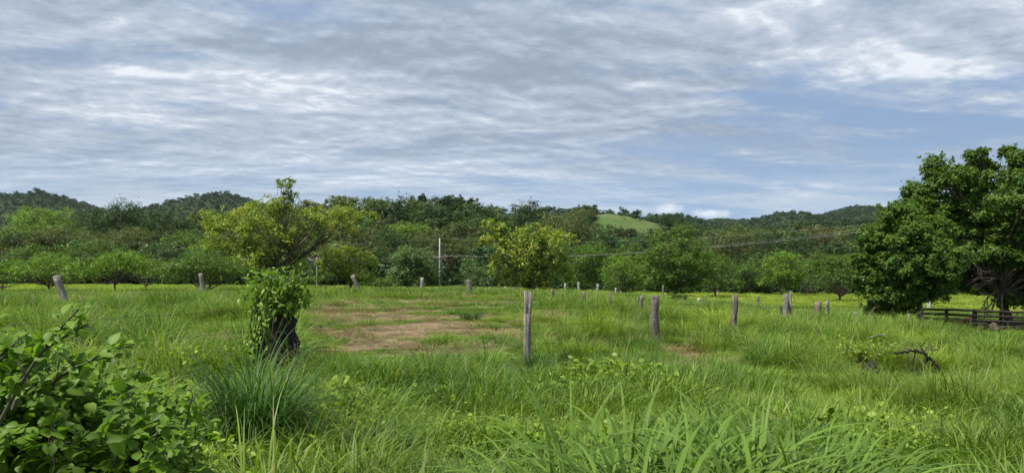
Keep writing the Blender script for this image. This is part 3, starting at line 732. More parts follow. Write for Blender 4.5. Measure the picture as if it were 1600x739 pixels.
# ------------------------------------------------------------------ grass
def blades_mb(r, n, rad, length, width, lean0=(.05, .5), curve=(.6, 1.8), seg=6, tipdroop=1.0, lvar=.35):
    mb = MB(); a = r.uniform(0, 2 * math.pi, n); rr = rad * np.sqrt(r.random(n))
    base = np.stack([rr * np.cos(a), rr * np.sin(a), np.full(n, -.03)], 1)
    az = a + r.normal(0, .7, n); L = length * r.uniform(1 - lvar, 1 + lvar * .6, n); w = width * r.uniform(.6, 1.3, n)
    th0 = r.uniform(*lean0, n); cv = r.uniform(*curve, n)
    dirh = np.stack([np.cos(az), np.sin(az), np.zeros(n)], 1); side = np.stack([-np.sin(az), np.cos(az), np.zeros(n)], 1)
    tw = r.uniform(-.6, .6, n); side = side * np.cos(tw)[:, None] + np.array([0, 0, 1.]) * np.sin(tw)[:, None] * .5
    P = base.copy(); V = np.zeros((n, seg + 1, 2, 3))
    for k in range(seg + 1):
        t = k / seg; hw = w * (.55 + .45 * math.sin(min(1, t * 2.2) * math.pi / 2)) * (1 - t ** 2.2) * .5 + .0006
        V[:, k, 0] = P - side * hw[:, None]; V[:, k, 1] = P + side * hw[:, None]
        th = np.minimum(th0 + cv * (t ** 1.5) * tipdroop, 2.6)
        P = P + (dirh * np.sin(th)[:, None] + np.array([0, 0, 1.]) * np.cos(th)[:, None]) * (L / seg)[:, None]
    idx = (np.arange(n)[:, None, None] * (2 * (seg + 1)) + np.arange(seg)[None, :, None] * 2 + np.array([0, 1, 3, 2])[None, None]).reshape(-1, 4)
    t = np.clip(r.normal(.5, .28, n), 0, 1)
    mb.add(V.reshape(-1, 3), idx, np.repeat(t, 2 * (seg + 1)))
    return mb

GM = leaf_mat('grass_blade', (.044, .098, .014), (.130, .212, .034), (.20, .258, .034), inst=True, trans=.40, rough=.5, spec=.25, vr=.75, dead=(.30, .25, .14))
GB = leaf_mat('broad_grass_blade', (.050, .104, .016), (.112, .185, .030), (.13, .21, .035), inst=True, trans=.38, rough=.55, spec=.2)
GD = leaf_mat('dry_grass', (.14, .098, .058), (.30, .225, .135), (.20, .14, .085), inst=True, trans=.15, rough=.8, spec=.1, tcol=(1, .9, .7))
GW = leaf_mat('weed_leaf', (.075, .150, .016), (.150, .235, .026), (.20, .27, .03), inst=True, trans=.35, rough=.45)
GT = leaf_mat('tussock_blade', (.022, .060, .015), (.060, .120, .028), None, trans=.3, rough=.55, spec=.18)

def weed_mb(r, n=70, rad=.22, h=.28, leaf=.055):
    mb = MB(); p = np.stack([r.normal(0, rad * .5, n), r.normal(0, rad * .5, n), h * r.random(n) ** .7], 1)
    nn = r.normal(size=(n, 3)) * .5; nn[:, 2] += 1
    mb.leaves(ovate(.34, .06, .2), p, nn, leaf * r.uniform(.6, 1.3, n), r, np.clip(r.normal(.5, .3, n), 0, 1))
    for k in range(6):
        a = r.uniform(0, 6.28); mb.tube([[0, 0, -.03], [rad * .3 * math.cos(a), rad * .3 * math.sin(a), h * .5], [rad * .7 * math.cos(a), rad * .7 * math.sin(a), h]], [.004, .003, .002], 4, .3)
    return mb

CLEAR = [(G(1356, 592)[0], G(1356, 592)[1] - 1.1, 1.3), (G(1440, 594)[0], G(1440, 594)[1] - 1.2, 1.4), (xat(433, 13), 11.6, 1.1), (xat(823, 16), 14.8, .8), (27.0, 40.0, 8.0)]
def worn(x, y):
    """the closely grazed, trodden part of the rise"""
    c = 800 + F_PX * x / np.maximum(y, 1)
    return smooth((c - 440) / 60) * smooth((900 - c) / 120) * smooth((y - 12.2) / 3) * smooth((44 - y) / 6)
def grow(name, n, y0, y1, dens, sources, label, cat, smin, smax, seed, umax=.78, tintf=None, tilt=.12, power=1.0, hf=None):
    """n candidate tufts over the view wedge, thinned by dens(x,y)"""
    r = rng(seed)
    y = np.sqrt(r.uniform(y0 ** 2, y1 ** 2, n)) if power == 1.0 else (r.uniform(y0 ** power, y1 ** power, n)) ** (1 / power)
    x = r.uniform(-umax, umax, n) * y + r.uniform(-1, 1, n)
    k = r.random(n) < dens(x, y); x, y = x[k], y[k]; m = len(x)
    t = tintf(x, y, r) if tintf else r.random(m)
    s = r.uniform(smin, smax, m) * (.25 + 1.5 * fbm(x, y, 1.2, 33, 3)); hs = s * r.uniform(.8, 1.25, m)
    for (cx, cy_, a) in CLEAR: q = .35 + .65 * smooth((np.sqrt((x - cx) ** 2 + ((y - cy_) / 1.6) ** 2) - a * .5) / (a * .7)); s = s * (.6 + .4 * q); hs = hs * q
    q = 1 - .66 * worn(x, y) * (1 - .6 * smooth((fbm(x, y, 1.4, 171, 3) - .56) / .1)); s = s * (.5 + .5 * q); hs = hs * q
    if hf: q = hf(x, y); s = s * (.5 + .5 * q); hs = hs * q
    rot = np.stack([r.normal(0, tilt, m), r.normal(0, tilt, m), r.uniform(0, 6.28, m)], 1)
    print(name, m)
    return scatter(name, np.stack([x, y, H(x, y)], 1), r.integers(0, len(sources), m), rot, np.stack([s, s, hs], 1), np.clip(t, 0, 1), sources, label, cat)

def build_grass():
    r = rng(3)
    short = [blades_mb(r, 60, .30, .32, .014, (.1, .9), (.7, 2.2), 5).build(f'tuft_short_{k}', GM, link=False) for k in range(5)]
    longg = [blades_mb(r, 80, .22, .78, .014, (.03, .6), (1.0, 2.7), 7).build(f'tuft_long_{k}', GM, link=False) for k in range(5)]
    wide = [blades_mb(r, 58, .26, 1.45, .048, (.02, .60), (1.3, 3.2), 10).build(f'tuft_wide_{k}', GB, link=False) for k in range(5)]
    dryt = [blades_mb(r, 80, .34, .30, .007, (.9, 1.5), (.0, .5), 3).build(f'tuft_dry_{k}', GD, link=False) for k in range(4)]
    weed = [weed_mb(r).build(f'weed_{k}', GW, link=False) for k in range(4)]
    far = [blades_mb(r, 130, .95, .34, .024, (.1, .8), (.5, 1.8), 3).build(f'tuft_far_{k}', GM, link=False) for k in range(4)]
    def tint_near(x, y, r):
        band = np.exp(-((y - (9.6 + .12 * x)) / 1.5) ** 2) * smooth((x + 1.6) / 1.5) * smooth((4.2 - x) / 2)
        return .16 + .50 * band + (fbm(x, y, 1.8, 14, 3) - .5) * 1.35 + r.normal(0, .12, len(x)) + .12 * smooth((x - 3) / 4)
    col = lambda x, y: 800 + F_PX * x / y
    def low(x, y): return 1 - smooth((y - 12.5) / 4) * (1 - .9 * smooth((fbm(x, y, 1.6, 71, 3) - .52) / .16)) * .62 * smooth((7 - x + .2 * y) / 3)
    grow('short_grass', 46000, 4.2, 30, lambda x, y: (1 - .90 * dry(x, y)) * .95, short, 'short green grass covering the near part of the field', 'grass', .75, 1.5, 101, tintf=tint_near, hf=low)
    def dlong(x, y):
        c = col(x, y); n = smooth((fbm(x, y, 1.7, 50, 3) - .40) / .2)
        band = np.maximum(.42, np.maximum(smooth((c - 1080) / 160) * .95, np.exp(-((y - 13.5) / 3.0) ** 2)))
        band = np.where((y > 8) & (y < 11.2) & (c > 700) & (c < 1200), band * .15, band)
        return (1 - dry(x, y)) ** 2 * n * band * .9 * (1 - .72 * worn(x, y))
    grow('long_grass', 15000, 4.5, 34, dlong, longg, 'long arching green grass growing in the verge and along the roadside fence', 'grass', .60, 1.15, 102, tintf=tint_near)
    grow('field_grass', 20000, 28, 56, lambda x, y: (1 - .9 * dry(x, y)), far, 'rough green grass on the rise in the middle of the field', 'grass', .35, 1.0, 103,
         tintf=lambda x, y, r: .14 + (fbm(x, y, 5, 15, 3) - .5) * .9 + r.normal(0, .15, len(x)) + .4 * meadow(x, y), tilt=.08)
    grow('meadow_grass', 22000, 54, 112, lambda x, y: .75 + 0 * x, far, 'bright yellow green grass of the meadow in front of the wood', 'grass', .55, .95, 104,
         tintf=lambda x, y, r: .55 + .6 * meadow(x, y) + r.normal(0, .15, len(x)), tilt=.08)
    grow('dry_grass', 22000, 6.0, 48, lambda x, y: np.clip(dry(x, y) * 1.3, 0, 1), dryt, 'flattened dry straw coloured grass lying on the bare patches of the field', 'dry grass', .6, 1.3, 105, tilt=.15)
    # a little straw between the green everywhere
    def dweed(x, y):
        c = col(x, y); a = np.exp(-(((c - 610) / 120) ** 2 + ((y - 8.4) / 1.3) ** 2)); b = np.exp(-(((c - 330) / 60) ** 2 + ((y - 6.4) / 1.0) ** 2))
        d = np.exp(-(((c - 930) / 90) ** 2 + ((y - 7.6) / 1.1) ** 2)); e = np.exp(-(((c - 1370) / 60) ** 2 + ((y - 8.6) / 1.1) ** 2)) * .7
        return np.clip(np.maximum.reduce([a, b, d, e]) * 1.2 + smooth((fbm(x, y, 2.0, 66, 3) - .60) / .1) * .35 * (y < 16), 0, 1)
    grow('leafy_weeds', 15000, 4.8, 18, dweed, weed, 'low bright green leafy weeds between the grass of the verge', 'weeds', .7, 1.35, 106, tintf=lambda x, y, r: r.beta(1.5, 2.5, len(x)))
    # broad bladed grass standing right in front of the camera
    r = rng(9); P = []
    for px, Y in ((880, 4.6), (925, 4.3), (965, 4.9), (1010, 4.5), (1050, 4.1), (1085, 4.7), (1125, 4.3), (1160, 4.9), (1195, 4.4), (1235, 4.8), (1270, 4.3), (1300, 5.0), (1040, 5.1), (1110, 5.2),
                  (1180, 5.3), (980, 5.5), (845, 5.0), (1340, 5.4), (900, 5.6), (1240, 5.7), (730, 5.6), (560, 5.4), (600, 5.9), (1065, 4.4), (1145, 4.6), (1215, 4.2), (1100, 4.0), (1030, 4.2), (1170, 4.3), (1250, 4.5), (950, 4.5), (1090, 4.95), (1205, 5.0), (1015, 4.9), (1290, 4.7), (1080, 3.7), (1200, 3.7), (990, 3.8), (640, 5.2), (1420, 5.6), (1510, 5.2), (1600, 5.6)):
        P.append((xat(px, Y), Y))
    P = np.array(P); m = len(P); s = r.uniform(.74, .98, m); s[20:23] *= .62; s[38:] *= .62
    scatter('tall_grass', np.stack([P[:, 0], P[:, 1], H(P[:, 0], P[:, 1])], 1), r.integers(0, 5, m), np.stack([r.normal(0, .08, m), r.normal(0, .08, m), r.uniform(0, 6.28, m)], 1),
            np.stack([s * .9, s * .9, s], 1), np.clip(r.normal(.3, .25, m), 0, 1), wide, 'tall broad bladed grass arching up at the bottom of the photo', 'tall grass')
build_grass()

def tussock(px, row, h, w, n, label, seed, width=.012, mat=None):
    x, y, z = G(px, row); mb = blades_mb(rng(seed), n, w, h, width, (.02, .42), (.9, 2.9), 9)
    o = mb.build('grass_tussock', mat or GT, loc=(x, y, z)); tag(o, label, 'grass tussock', 'big grass tussocks')
TUFT = (
    (398, 725, 1.30, .26, 620, 'big dark blue green grass tussock in front of the vine covered stump', .019),
    (690, 652, .62, .26, 240, 'dark green grass tussock in the middle of the verge, left of the brown straw heap', .012),
    (842, 583, .62, .30, 300, 'green tussock at the foot of the pale split roadside post', .011),
    (920, 606, .72, .26, 260, 'upright tussock with pale arching tips, between the pale split post and the brown one', .014),
    (990, 612, .58, .30, 260, 'spreading fine leaved tussock in front of the brown roadside post', .010),
    (1140, 540, .65, .40, 300, 'dark green tussock at the foot of the third roadside post', .011),
    (1235, 560, .75, .45, 360, 'wide dark green tussock between the third post and the burnt stump', .012),
    (585, 735, .66, .26, 320, 'pale green fine tussock at the bottom of the photo, left of centre', .013),
    (250, 470, .55, .4, 220, 'small upright tuft on the rise, left of the slender leaning post', .014),
    (735, 500, .5, .35, 220, 'dark tuft growing on the dry ground left of the pale split post', .012),
)
for k, t in enumerate(TUFT): tussock(*t[:5], t[5], 500 + k, t[6])

# straw heap in the verge
def straw_heap(px, row, label, seed):
    x, y, z = G(px, row); r = rng(seed)
    o = blades_mb(r, 260, .16, .30, .006, (.5, 1.5), (.2, 1.2), 4).build('straw_heap', GD, loc=(x, y, z + .02)); tag(o, label, 'straw heap')
straw_heap(800, 690, 'small heap of brown dead grass in the verge at the lower middle', 601)
straw_heap(418, 700, 'brown dead grass at the foot of the big dark tussock', 602)

# ------------------------------------------------------------------ foreground bush
def near_bush():
    r = rng(70); bx, by = -1.75, 2.9; z0 = H1(bx, by)
    t = thing('bush', (bx, by, z0), 'large glossy broad leaved bush filling the bottom left corner', 'bush')
    stems = MB(); LP, LN, LS, LT = [], [], [], []
    def stem(e, n=12, ra=.012, start=None, dens=22):
        s = np.array(start if start is not None else [r.normal(0, .18), r.normal(0, .18), -.05]); e = np.array(e); tt = np.linspace(0, 1, n)[:, None]; L = np.linalg.norm(e - s)
        m = (s + e) / 2 + np.array([0, 0, .12 * L]) + r.normal(size=3) * .06 * L
        P = s * (1 - tt) ** 2 + 2 * m * tt * (1 - tt) + e * tt ** 2
        stems.tube(P, ra * (1 - .75 * tt[:, 0]) + .0015, 6)
        k = int(dens * L) + 3; u = r.uniform(.15, 1.0, k) ** .6; idx = u * (n - 1); i = np.minimum(idx.astype(int), n - 2)
        q = P[i] + (P[i + 1] - P[i]) * (idx - i)[:, None]
        LP.append(q + r.normal(0, .018, (k, 3))); nn = r.normal(size=(k, 3)) * .55; nn[:, 2] += 1.0; nn[:, 1] -= .35
        LN.append(nn); LS.append(.022 + .044 * r.random(k) ** 1.4); LT.append(np.clip(r.normal(.45, .28, k) + (u - .6) * .3, 0, 1))
        return P
    def top_z(px):   # outline of the bush against the field, as heights above its own foot
        row = np.interp(px, [-300, 0, 60, 100, 150, 200, 260, 310, 345, 380], [480, 500, 512, 525, 540, 552, 578, 600, 640, 700])
        return row
    for k in range(210):
        px = r.uniform(-420, 325); Y = r.uniform(2.55, 3.7); row = top_z(px) + abs(r.normal(0, 90)) + 8
        z = zat(row, Y) - z0
        if z < .1: z = r.uniform(.1, .6)
        P = stem([xat(px, Y) - bx, Y - by, z], ra=r.uniform(.004, .008), dens=62)
        for q in range(2):
            d = r.normal(size=3) * .16; d[2] = abs(d[2]) * .4
            d[0] = min(d[0], (330 - px) / F_PX * Y)
            if zat(top_z(px), Y) - z0 < P[-3][2] + d[2]: d[2] = -.05
            stem(P[-3] + d, 6, .003, P[-4], dens=85)
    # the two shoots that stand up at the left
    for a, b, Y in (((-20, 700), (122, 484), 2.5), ((20, 640), (40, 520), 2.6), ((-60, 680), (25, 535), 2.4), ((80, 600), (185, 556), 2.8)):
        s = [xat(a[0], Y) - bx, Y - by, zat(a[1], Y) - z0]; e = [xat(b[0], Y) - bx, Y - by, zat(b[1], Y) - z0]
        P = stem(e, 12, .006, s, dens=95); stem(P[8] + np.array([.12, 0, .05]), 6, .004, P[7], dens=56); stem(P[6] + np.array([-.10, 0, .05]), 6, .004, P[5], dens=56)
    mb = MB(); P = np.vstack(LP); keep = P[:, 2] > .02
    mb.leaves(OVATE, P[keep], np.vstack(LN)[keep], np.concatenate(LS)[keep], r, np.concatenate(LT)[keep], droop=.3)
    mb.build('foliage', leaf_mat('bush_leaf', (.050, .112, .012), (.150, .255, .022), (.105, .18, .015), trans=.45, rough=.5, spec=.3, hue_scale=3.0), t, smooth_=True)
    stems.build('stems', plain_mat('green_brown_stem', (.060, .062, .030), .8), t, smooth_=True)
    print('bush leaves', keep.sum())
near_bush()

# ------------------------------------------------------------------ stump with vine
def stump_and_vine():
    Y = 13.0; x = xat(433, Y); z0 = H1(x, Y)
    t = thing('burnt_stump', (x, Y, z0), 'charred black tree stump wrapped in vine, standing in the roadside fence line', 'tree stump')
    mb = MB(); r = rng(31)
    P = np.array([[-.06, 0, -.15], [-.10, 0, .15], [-.12, .02, .4], [-.08, 0, .65], [.0, .0, .85], [.02, 0, 1.0]])
    mb.tube(P, [.30, .22, .21, .25, .26, .16], 14, bump=.16, seed=4)
    mb.tube([[.05, -.02, .12], [.20, -.03, .28], [.24, -.03, .50], [.20, 0, .74], [.06, 0, .92]], [.06, .14, .19, .18, .10], 12, bump=.14, seed=5)
    mb.build('stump', M['burnt'], t, smooth_=True)
    b = MB(); b.tube([[.12, .0, .7], [.22, -.05, .86], [.40, -.02, .80]], [.03, .015, .008], 6); b.build('broken_branch', M['burnt'], t)
    v = thing('climbing_vine', (x - .05, Y - .1, z0), 'bright green vine with pointed leaves climbing over the charred stump', 'vine')
    t.scale = (.90, .95, 1.20); v.scale = (.95, 1.0, 1.25)
    LP, LN = [], []; st = MB()
    for k in range(60):
        a = r.uniform(-2.6, .6) if k % 3 else r.uniform(0, 6.28); rad = .30; n = 14; tt = np.linspace(0, 1, n)
        h1 = r.uniform(.7, 1.5) if k > 14 else r.uniform(.3, .9)
        ang = a + tt * r.uniform(-1.2, 1.2)
        out = rad * (1 + .25 * np.sin(tt * 5 + k)) * (1 - .25 * tt) + (.10 if k % 4 == 0 else 0)
        Pk = np.stack([-.04 + out * np.cos(ang) - (.10 * (1 - tt) if k % 2 else 0), out * np.sin(ang) * .8, tt * h1], 1)
        if h1 > 1.15: Pk[:, 0] += tt ** 3 * r.uniform(-.15, .45)
        st.tube(Pk, np.full(n, .006), 5)
        m = 36 if h1 > .8 else 22; u = r.uniform(.15, 1, m) ** (.6 if h1 > 1 else 1); idx = u * (n - 1); i = np.minimum(idx.astype(int), n - 2)
        q = Pk[i] + (Pk[i + 1] - Pk[i]) * (idx - i)[:, None]
        LP.append(q + r.normal(0, .04, q.shape)); nn = q * np.array([1, 1, 0]) * 1.4 + r.normal(size=q.shape) * .4; nn[:, 2] += .7; nn[:, 1] -= .4; LN.append(nn)
    P = np.vstack(LP); N_ = np.vstack(LN)
    # keep the right flank of the burl bare
    keep = ~((P[:, 0] > .08) & (P[:, 2] < .88) & (P[:, 2] > .05)) | (r.random(len(P)) < .06)
    keep &= ~((P[:, 2] < .62) & (P[:, 0] > -.22) & (r.random(len(P)) < .45))
    mb = MB(); mb.leaves(LANCE, P[keep], N_[keep], r.uniform(.055, .125, keep.sum()), r, np.clip(r.normal(.5, .25, keep.sum()), 0, 1), droop=.9)
    # leafy shoots on top, spilling to the right
    mm = 620; c = np.array([.05, 0, 1.18]); q = c + r.normal(size=(mm, 3)) * np.array([.27, .16, .13]); nn = r.normal(size=(mm, 3)) * .5; nn[:, 2] += .9
    mb.leaves(LANCE, q, nn, r.uniform(.065, .14, mm), r, np.clip(r.normal(.65, .25, mm), 0, 1), droop=.3)
    mm = 60; q = np.array([.45, 0, 1.12]) + r.normal(size=(mm, 3)) * np.array([.14, .08, .09]); nn = r.normal(size=(mm, 3)) * .5; nn[:, 2] += .9
    mb.leaves(LANCE, q, nn, r.uniform(.08, .15, mm), r, np.clip(r.normal(.65, .25, mm), 0, 1))
    mm = 70; q = np.array([-.42, -.05, .38]) + r.normal(size=(mm, 3)) * np.array([.10, .08, .16]); nn = r.normal(size=(mm, 3)) * .5; nn[:, 2] += .9
    mb.leaves(LANCE, q, nn, r.uniform(.07, .12, mm), r, np.clip(r.normal(.5, .25, mm), 0, 1), droop=.5)
    mb.build('leaves', leaf_mat('vine_leaf', (.060, .130, .016), (.150, .245, .026), (.12, .20, .02), trans=.35, rough=.4, hue_scale=3.0), v, smooth_=True)
    st.build('stems', M['bark'], v)
stump_and_vine()

# ------------------------------------------------------------------ posts and fences
def post_mb(h, w, r, lean=(0, 0), taper=.9, split=False, sides=8):
    """a hewn timber post: faceted, waisted, with a broken top"""
    mb = MB(); n = 9; t = np.linspace(0, 1, n); wob = np.cumsum(r.normal(0, w * .06, (n, 2)), 0)
    P = np.stack([lean[0] * t + wob[:, 0], lean[1] * t + wob[:, 1], -.35 + (h + .35) * t], 1)
    R = w / 2 * (1 - (1 - taper) * t) * (1 + r.normal(0, .03, n))
    if not split:
        mb.tube(P, R, sides, bump=.27, seed=int(r.integers(1e6)))
        e = P[-1]                                                     # splintered top
        for k in range(3):
            a = r.uniform(0, 6.28); o = np.array([math.cos(a), math.sin(a), 0]) * w * .22
            mb.tube([e + o - [0, 0, .05], e + o * 1.05 + [0, 0, r.uniform(.01, .05)]], [w * .2, w * .06], 6)
    else:
        P2 = P[P[:, 2] < h * .80]; mb.tube(P2, R[:len(P2)], sides, bump=.14, seed=3)
        for s_ in (-1, 1):
            o = np.array([s_ * w * .26, 0, 0]); Q = P[len(P2) - 1:] + o; hh = .0 if s_ < 0 else -.012
            Q[-1, 2] += hh; mb.tube(Q, np.full(len(Q), w * .25), 8, bump=.12, seed=8 + s_)
        mb.tube([P[-2] - [w * .05, 0, .1], P[-1] - [w * .05, 0, .03]], [w * .16, w * .12], 6)
    return mb

def single_post(px, top, Y, wpx, lean_px, mat, label, seed, name='fence_post', cat='fence post', group=None):
    r = rng(seed); x = xat(px, Y); z0 = H1(x, Y); h = max(.35, zat(top, Y) - z0)
    mb = post_mb(h, max(wpx, 2.5) / F_PX * Y, r, (-1.6 * lean_px / F_PX * Y, r.normal(0, .04)))
    o = mb.build(name, M[mat], loc=(x, Y, z0), smooth_=False); tag(o, label, cat, group)
SC = 'weathered posts standing in the field'
for a in (
    (110, 431, 30, 10.5, 14, 'post_grey', 'thick leaning grey post at the left, in front of the layered green trees'),
    (321, 427, 45, 7, 4, 'post_grey', 'slender leaning pale grey post at the left, in front of the fine leaved spreading tree'),
    (566, 430, 50, 8, 9, 'post_grey', 'grey post leaning left beside the small rounded yellow green tree'),
    (660, 434, 55, 5.5, 0, 'post_pale', 'short pale upright post just left of the utility pole'),
    (737, 437, 44, 7, 4, 'post_brown', 'dark grey leaning post between the utility pole and the bright yellow tree'),
    (786, 448, 62, 4, -3, 'post_pale', 'small pale tilted post left of the foot of the bright yellow tree'),
    (765, 451, 64, 3, 0, 'post_pale', 'tiny pale post tip between the dark leaning post and the bright yellow tree'),
    (802, 449, 50, 4, 0, 'post_brown', 'thin brown post close to the left of the pale split roadside post'),
    (881, 443, 72, 3.6, -1, 'post_pale', 'pale thin far post, first right of the bright yellow tree'),
    (904, 441, 70, 4.0, 0, 'post_pale', 'pale thin far post, second right of the bright yellow tree'),
    (933, 444, 62, 4.2, 0, 'post_pale', 'pale far post, third and stoutest right of the bright yellow tree'),
    (961, 450, 60, 3.4, -1, 'post_pale', 'pale leaning far post, fourth right of the bright yellow tree'),
    (1034, 446, 58, 3.0, -2, 'post_grey', 'thin crooked grey stake rising behind the brown roadside post'),
    (1121, 447, 92, 3.2, 0, 'post_pale', 'pale far post under the tree that hangs over the yellow meadow'),
    (1086, 466, 50, 5.5, -4, 'post_pale', 'pale leaning stub on the meadow left of the third roadside post'),
    (1103, 463, 56, 3.0, 0, 'post_brown', 'thin brown post on the meadow left of the third roadside post'),
    (1185, 463, 55, 4.0, 0, 'post_brown', 'brown upright post on the yellow meadow right of the third roadside post'),
    (1239, 455, 42, 3.0, 2, 'post_grey', 'thin grey stake right behind the fourth roadside post'),
    (1221, 480, 31, 7, 0, 'burnt', 'short black charred stub touching the left of the fourth roadside post'),
    (1279, 472, 39, 11, 0, 'stump_tan', 'broad tan stub left of the slim fifth roadside post'),
    (1333, 487, 38, 7, 0, 'post_grey', 'low grey stub between the fifth roadside post and the pale leaning slab'),
    (1354, 473, 42, 11, -6, 'stump_tan', 'broad pale tan slab of wood leaning right, left of the big dark trees'),
    (1367, 478, 41, 7, 0, 'post_grey', 'squat grey post next to the pale tan slab'),
    (1394, 480, 42, 8, -3, 'stump_tan', 'tan leaning post under the left side of the big dark trees'),
    (1419, 482, 43, 4, 0, 'post_pale', 'thin pale post beside the trunk of the dense rounded tree'),
): single_post(*a, seed=abs(hash(a[0])) % 1000, group=SC)

def wire_strand(mb, pts, rad=.0035, barbs=True, r=None, sag=.03):
    for a, b in zip(pts[:-1], pts[1:]):
        a, b = np.array(a), np.array(b); n = 14; t = np.linspace(0, 1, n)[:, None]
        P = a * (1 - t) + b * t; P[:, 2] -= sag * 4 * (t * (1 - t))[:, 0]
        mb.tube(P, np.full(n, rad), 5)
        if barbs:
            L = np.linalg.norm(b - a); k = int(L / .16)
            for q in range(1, k):
                u = q / k; c = a * (1 - u) + b * u; c[2] -= sag * 4 * u * (1 - u)
                d = r.normal(size=3); d *= .022 / np.linalg.norm(d)
                mb.tube([c - d, c + d], [.0018, .0018], 4)

def roadside_fence():
    r = rng(19); spec = ((823, 455, 16, 11.5, 0, 'post_grey', True, 'pale grey post with a split top'), (1026, 462, 21, 14, 2, 'post_brown', False, 'stout dark brown post with pale knots'),
                         (1146, 461, 25, 11, 0, 'post_brown', False, 'greyish brown square post'), (1229, 460, 30, 9.5, 3, 'post_grey', False, 'grey post leaning slightly left with a prop'),
                         (1291, 470, 35, 6.5, 0, 'post_grey', False, 'slim grey post'))
    x0, y0 = xat(823, 16), 16; b0 = H1(x0, y0)
    t = thing('barbed_wire_fence', (x0, y0, b0), 'roadside fence of rusty barbed wire on five weathered timber posts', 'fence')
    tops = []
    for px, top, Y, w, ln, m, sp, lab in spec:
        x = xat(px, Y); z = H1(x, Y); h = zat(top, Y) - z
        o = post_mb(h, w / F_PX * Y, r, (-ln / F_PX * Y, 0), split=sp, sides=8).build('post', M[m], t, loc=(x - x0, Y - y0, z - b0)); o['label'] = lab
        tops.append((x, Y, z, h))
    x, Y, z, h = tops[3]; mb = MB(); mb.tube([[.38, -.1, -.2], [.08, 0, h * .75]], [.045, .04], 7, bump=.15); mb.build('prop', M['post_brown'], t, loc=(x - x0, Y - y0, z - b0))
    # hidden post inside the vine and one far left, so the strands have something to end on
    x, Y = xat(423, 13.3), 13.3; z = H1(x, Y); o = post_mb(zat(434, Y) - z, .11, r).build('post', M['post_grey'], t, loc=(x - x0, Y - y0, z - b0)); vine = (x, Y, z)
    xl, Yl = -9.6, 9.4; zl = H1(xl, Yl); post_mb(1.45, .13, r).build('post', M['post_grey'], t, loc=(xl - x0, Yl - y0, zl - b0))
    line = [(xl, Yl, zl)] + [vine] + [(a[0], a[1], a[2]) for a in tops] + [(xat(1367, 41), 41, H1(xat(1367, 41), 41))]
    for hh in (.42, .80, 1.18):
        wb = MB(); pts = [(p[0] - x0, p[1] - y0 - .07, p[2] - b0 + hh * (1 if i < 5 else .8)) for i, p in enumerate(line)]
        wire_strand(wb, pts, 0.0030, True, r); wb.build('barbed_wire', M['wire'], t)
roadside_fence()

def field_fence():
    r = rng(23); spec = ((863, 453, 33, 5.5), (914, 456, 32, 5.5), (957, 457, 31, 4.5), (1000, 462, 33, 5))
    x0 = xat(863, 33); b0 = H1(x0, 33)
    t = thing('wire_fence', (x0, 33, b0), 'low old wire fence of short brown posts crossing the rise behind the pale split post', 'fence'); L = []
    for px, top, Y, w in spec:
        x = xat(px, Y); z = H1(x, Y); h = max(.75, zat(top, Y) - z)
        post_mb(h, w / F_PX * Y, r, (r.normal(0, .05), 0)).build('post', M['post_brown'], t, loc=(x - x0, Y - 33, z - b0)); L.append((x - x0, Y - 33, z - b0))
    for hh in (.35, .62):
        wb = MB(); wire_strand(wb, [(p[0], p[1] - .05, p[2] + hh) for p in L], .005, False, r); wb.build('wire', M['wire'], t)
    # the collapsed brace at the right end: crooked grey sticks propped together
    Y = 35.0; x = xat(990, Y); z = H1(x, Y); t2 = thing('broken_brace', (x, Y, z), 'tumbled heap of crooked grey sticks propped together, left of the stout dark brown post', 'broken fence brace')
    for k, (ax, az, bx, bz, w) in enumerate(((-.22, -.1, -.20, .62, .05), (.02, .0, .22, .66, .06), (-.25, .05, .18, .42, .06), (.12, .0, .10, .58, .05), (.30, .0, .20, .5, .035), (-.05, .1, .32, .30, .05))):
        m = MB(); m.tube([[ax, .1 * k - .2, az], [(ax + bx) / 2 + .03, .1 * k - .2, (az + bz) / 2 + .03], [bx, .1 * k - .25, bz]], [w * 1.1, w, w * .8], 7, bump=.2, seed=k); m.build('stick', M['post_grey'], t2)
field_fence()

def rail_fence():
    Y = 42.8; x0 = xat(1441, Y); b0 = H1(x0, Y)
    t = thing('rail_fence', (x0, Y, b0), 'dark four railed timber corral fence under the big trees at the right edge', 'fence')
    pxs = [1441, 1480, 1522, 1565, 1606, 1648, 1690]; L = []
    for k, px in enumerate(pxs):
        yy = Y - .25 * k; x = xat(px, yy); z = H1(x, yy); h = zat(481 + 1.2 * k, yy) - z
        w = .24 if k in (0, 2) else .17
        post_mb(h, w, rng(k + 40)).build('post', M['post_dark'], t, loc=(x - x0, yy - Y, z - b0)); L.append(np.array([x - x0, yy - Y, z - b0, h]))
    for q, f in enumerate((.93, .68, .42, .17)):
        r = rng(q)
        for a, b in zip(L[:-1], L[1:]):
            mb = MB(); pa = a[:3] + [-.08, -.13, a[3] * f + r.normal(0, .02)]; pb = b[:3] + [.08, -.13 - .0, b[3] * f + r.normal(0, .02)]
            d = pb - pa; ln = np.linalg.norm(d); n = 5; tt = np.linspace(0, 1, n)[:, None]
            P = pa * (1 - tt) + pb * tt; P[1:-1, 2] += r.normal(0, .012, n - 2)
            mb.tube(P, np.full(n, .07), 6, bump=.2, seed=q); mb.build('rail', M['post_dark'], t)
rail_fence()

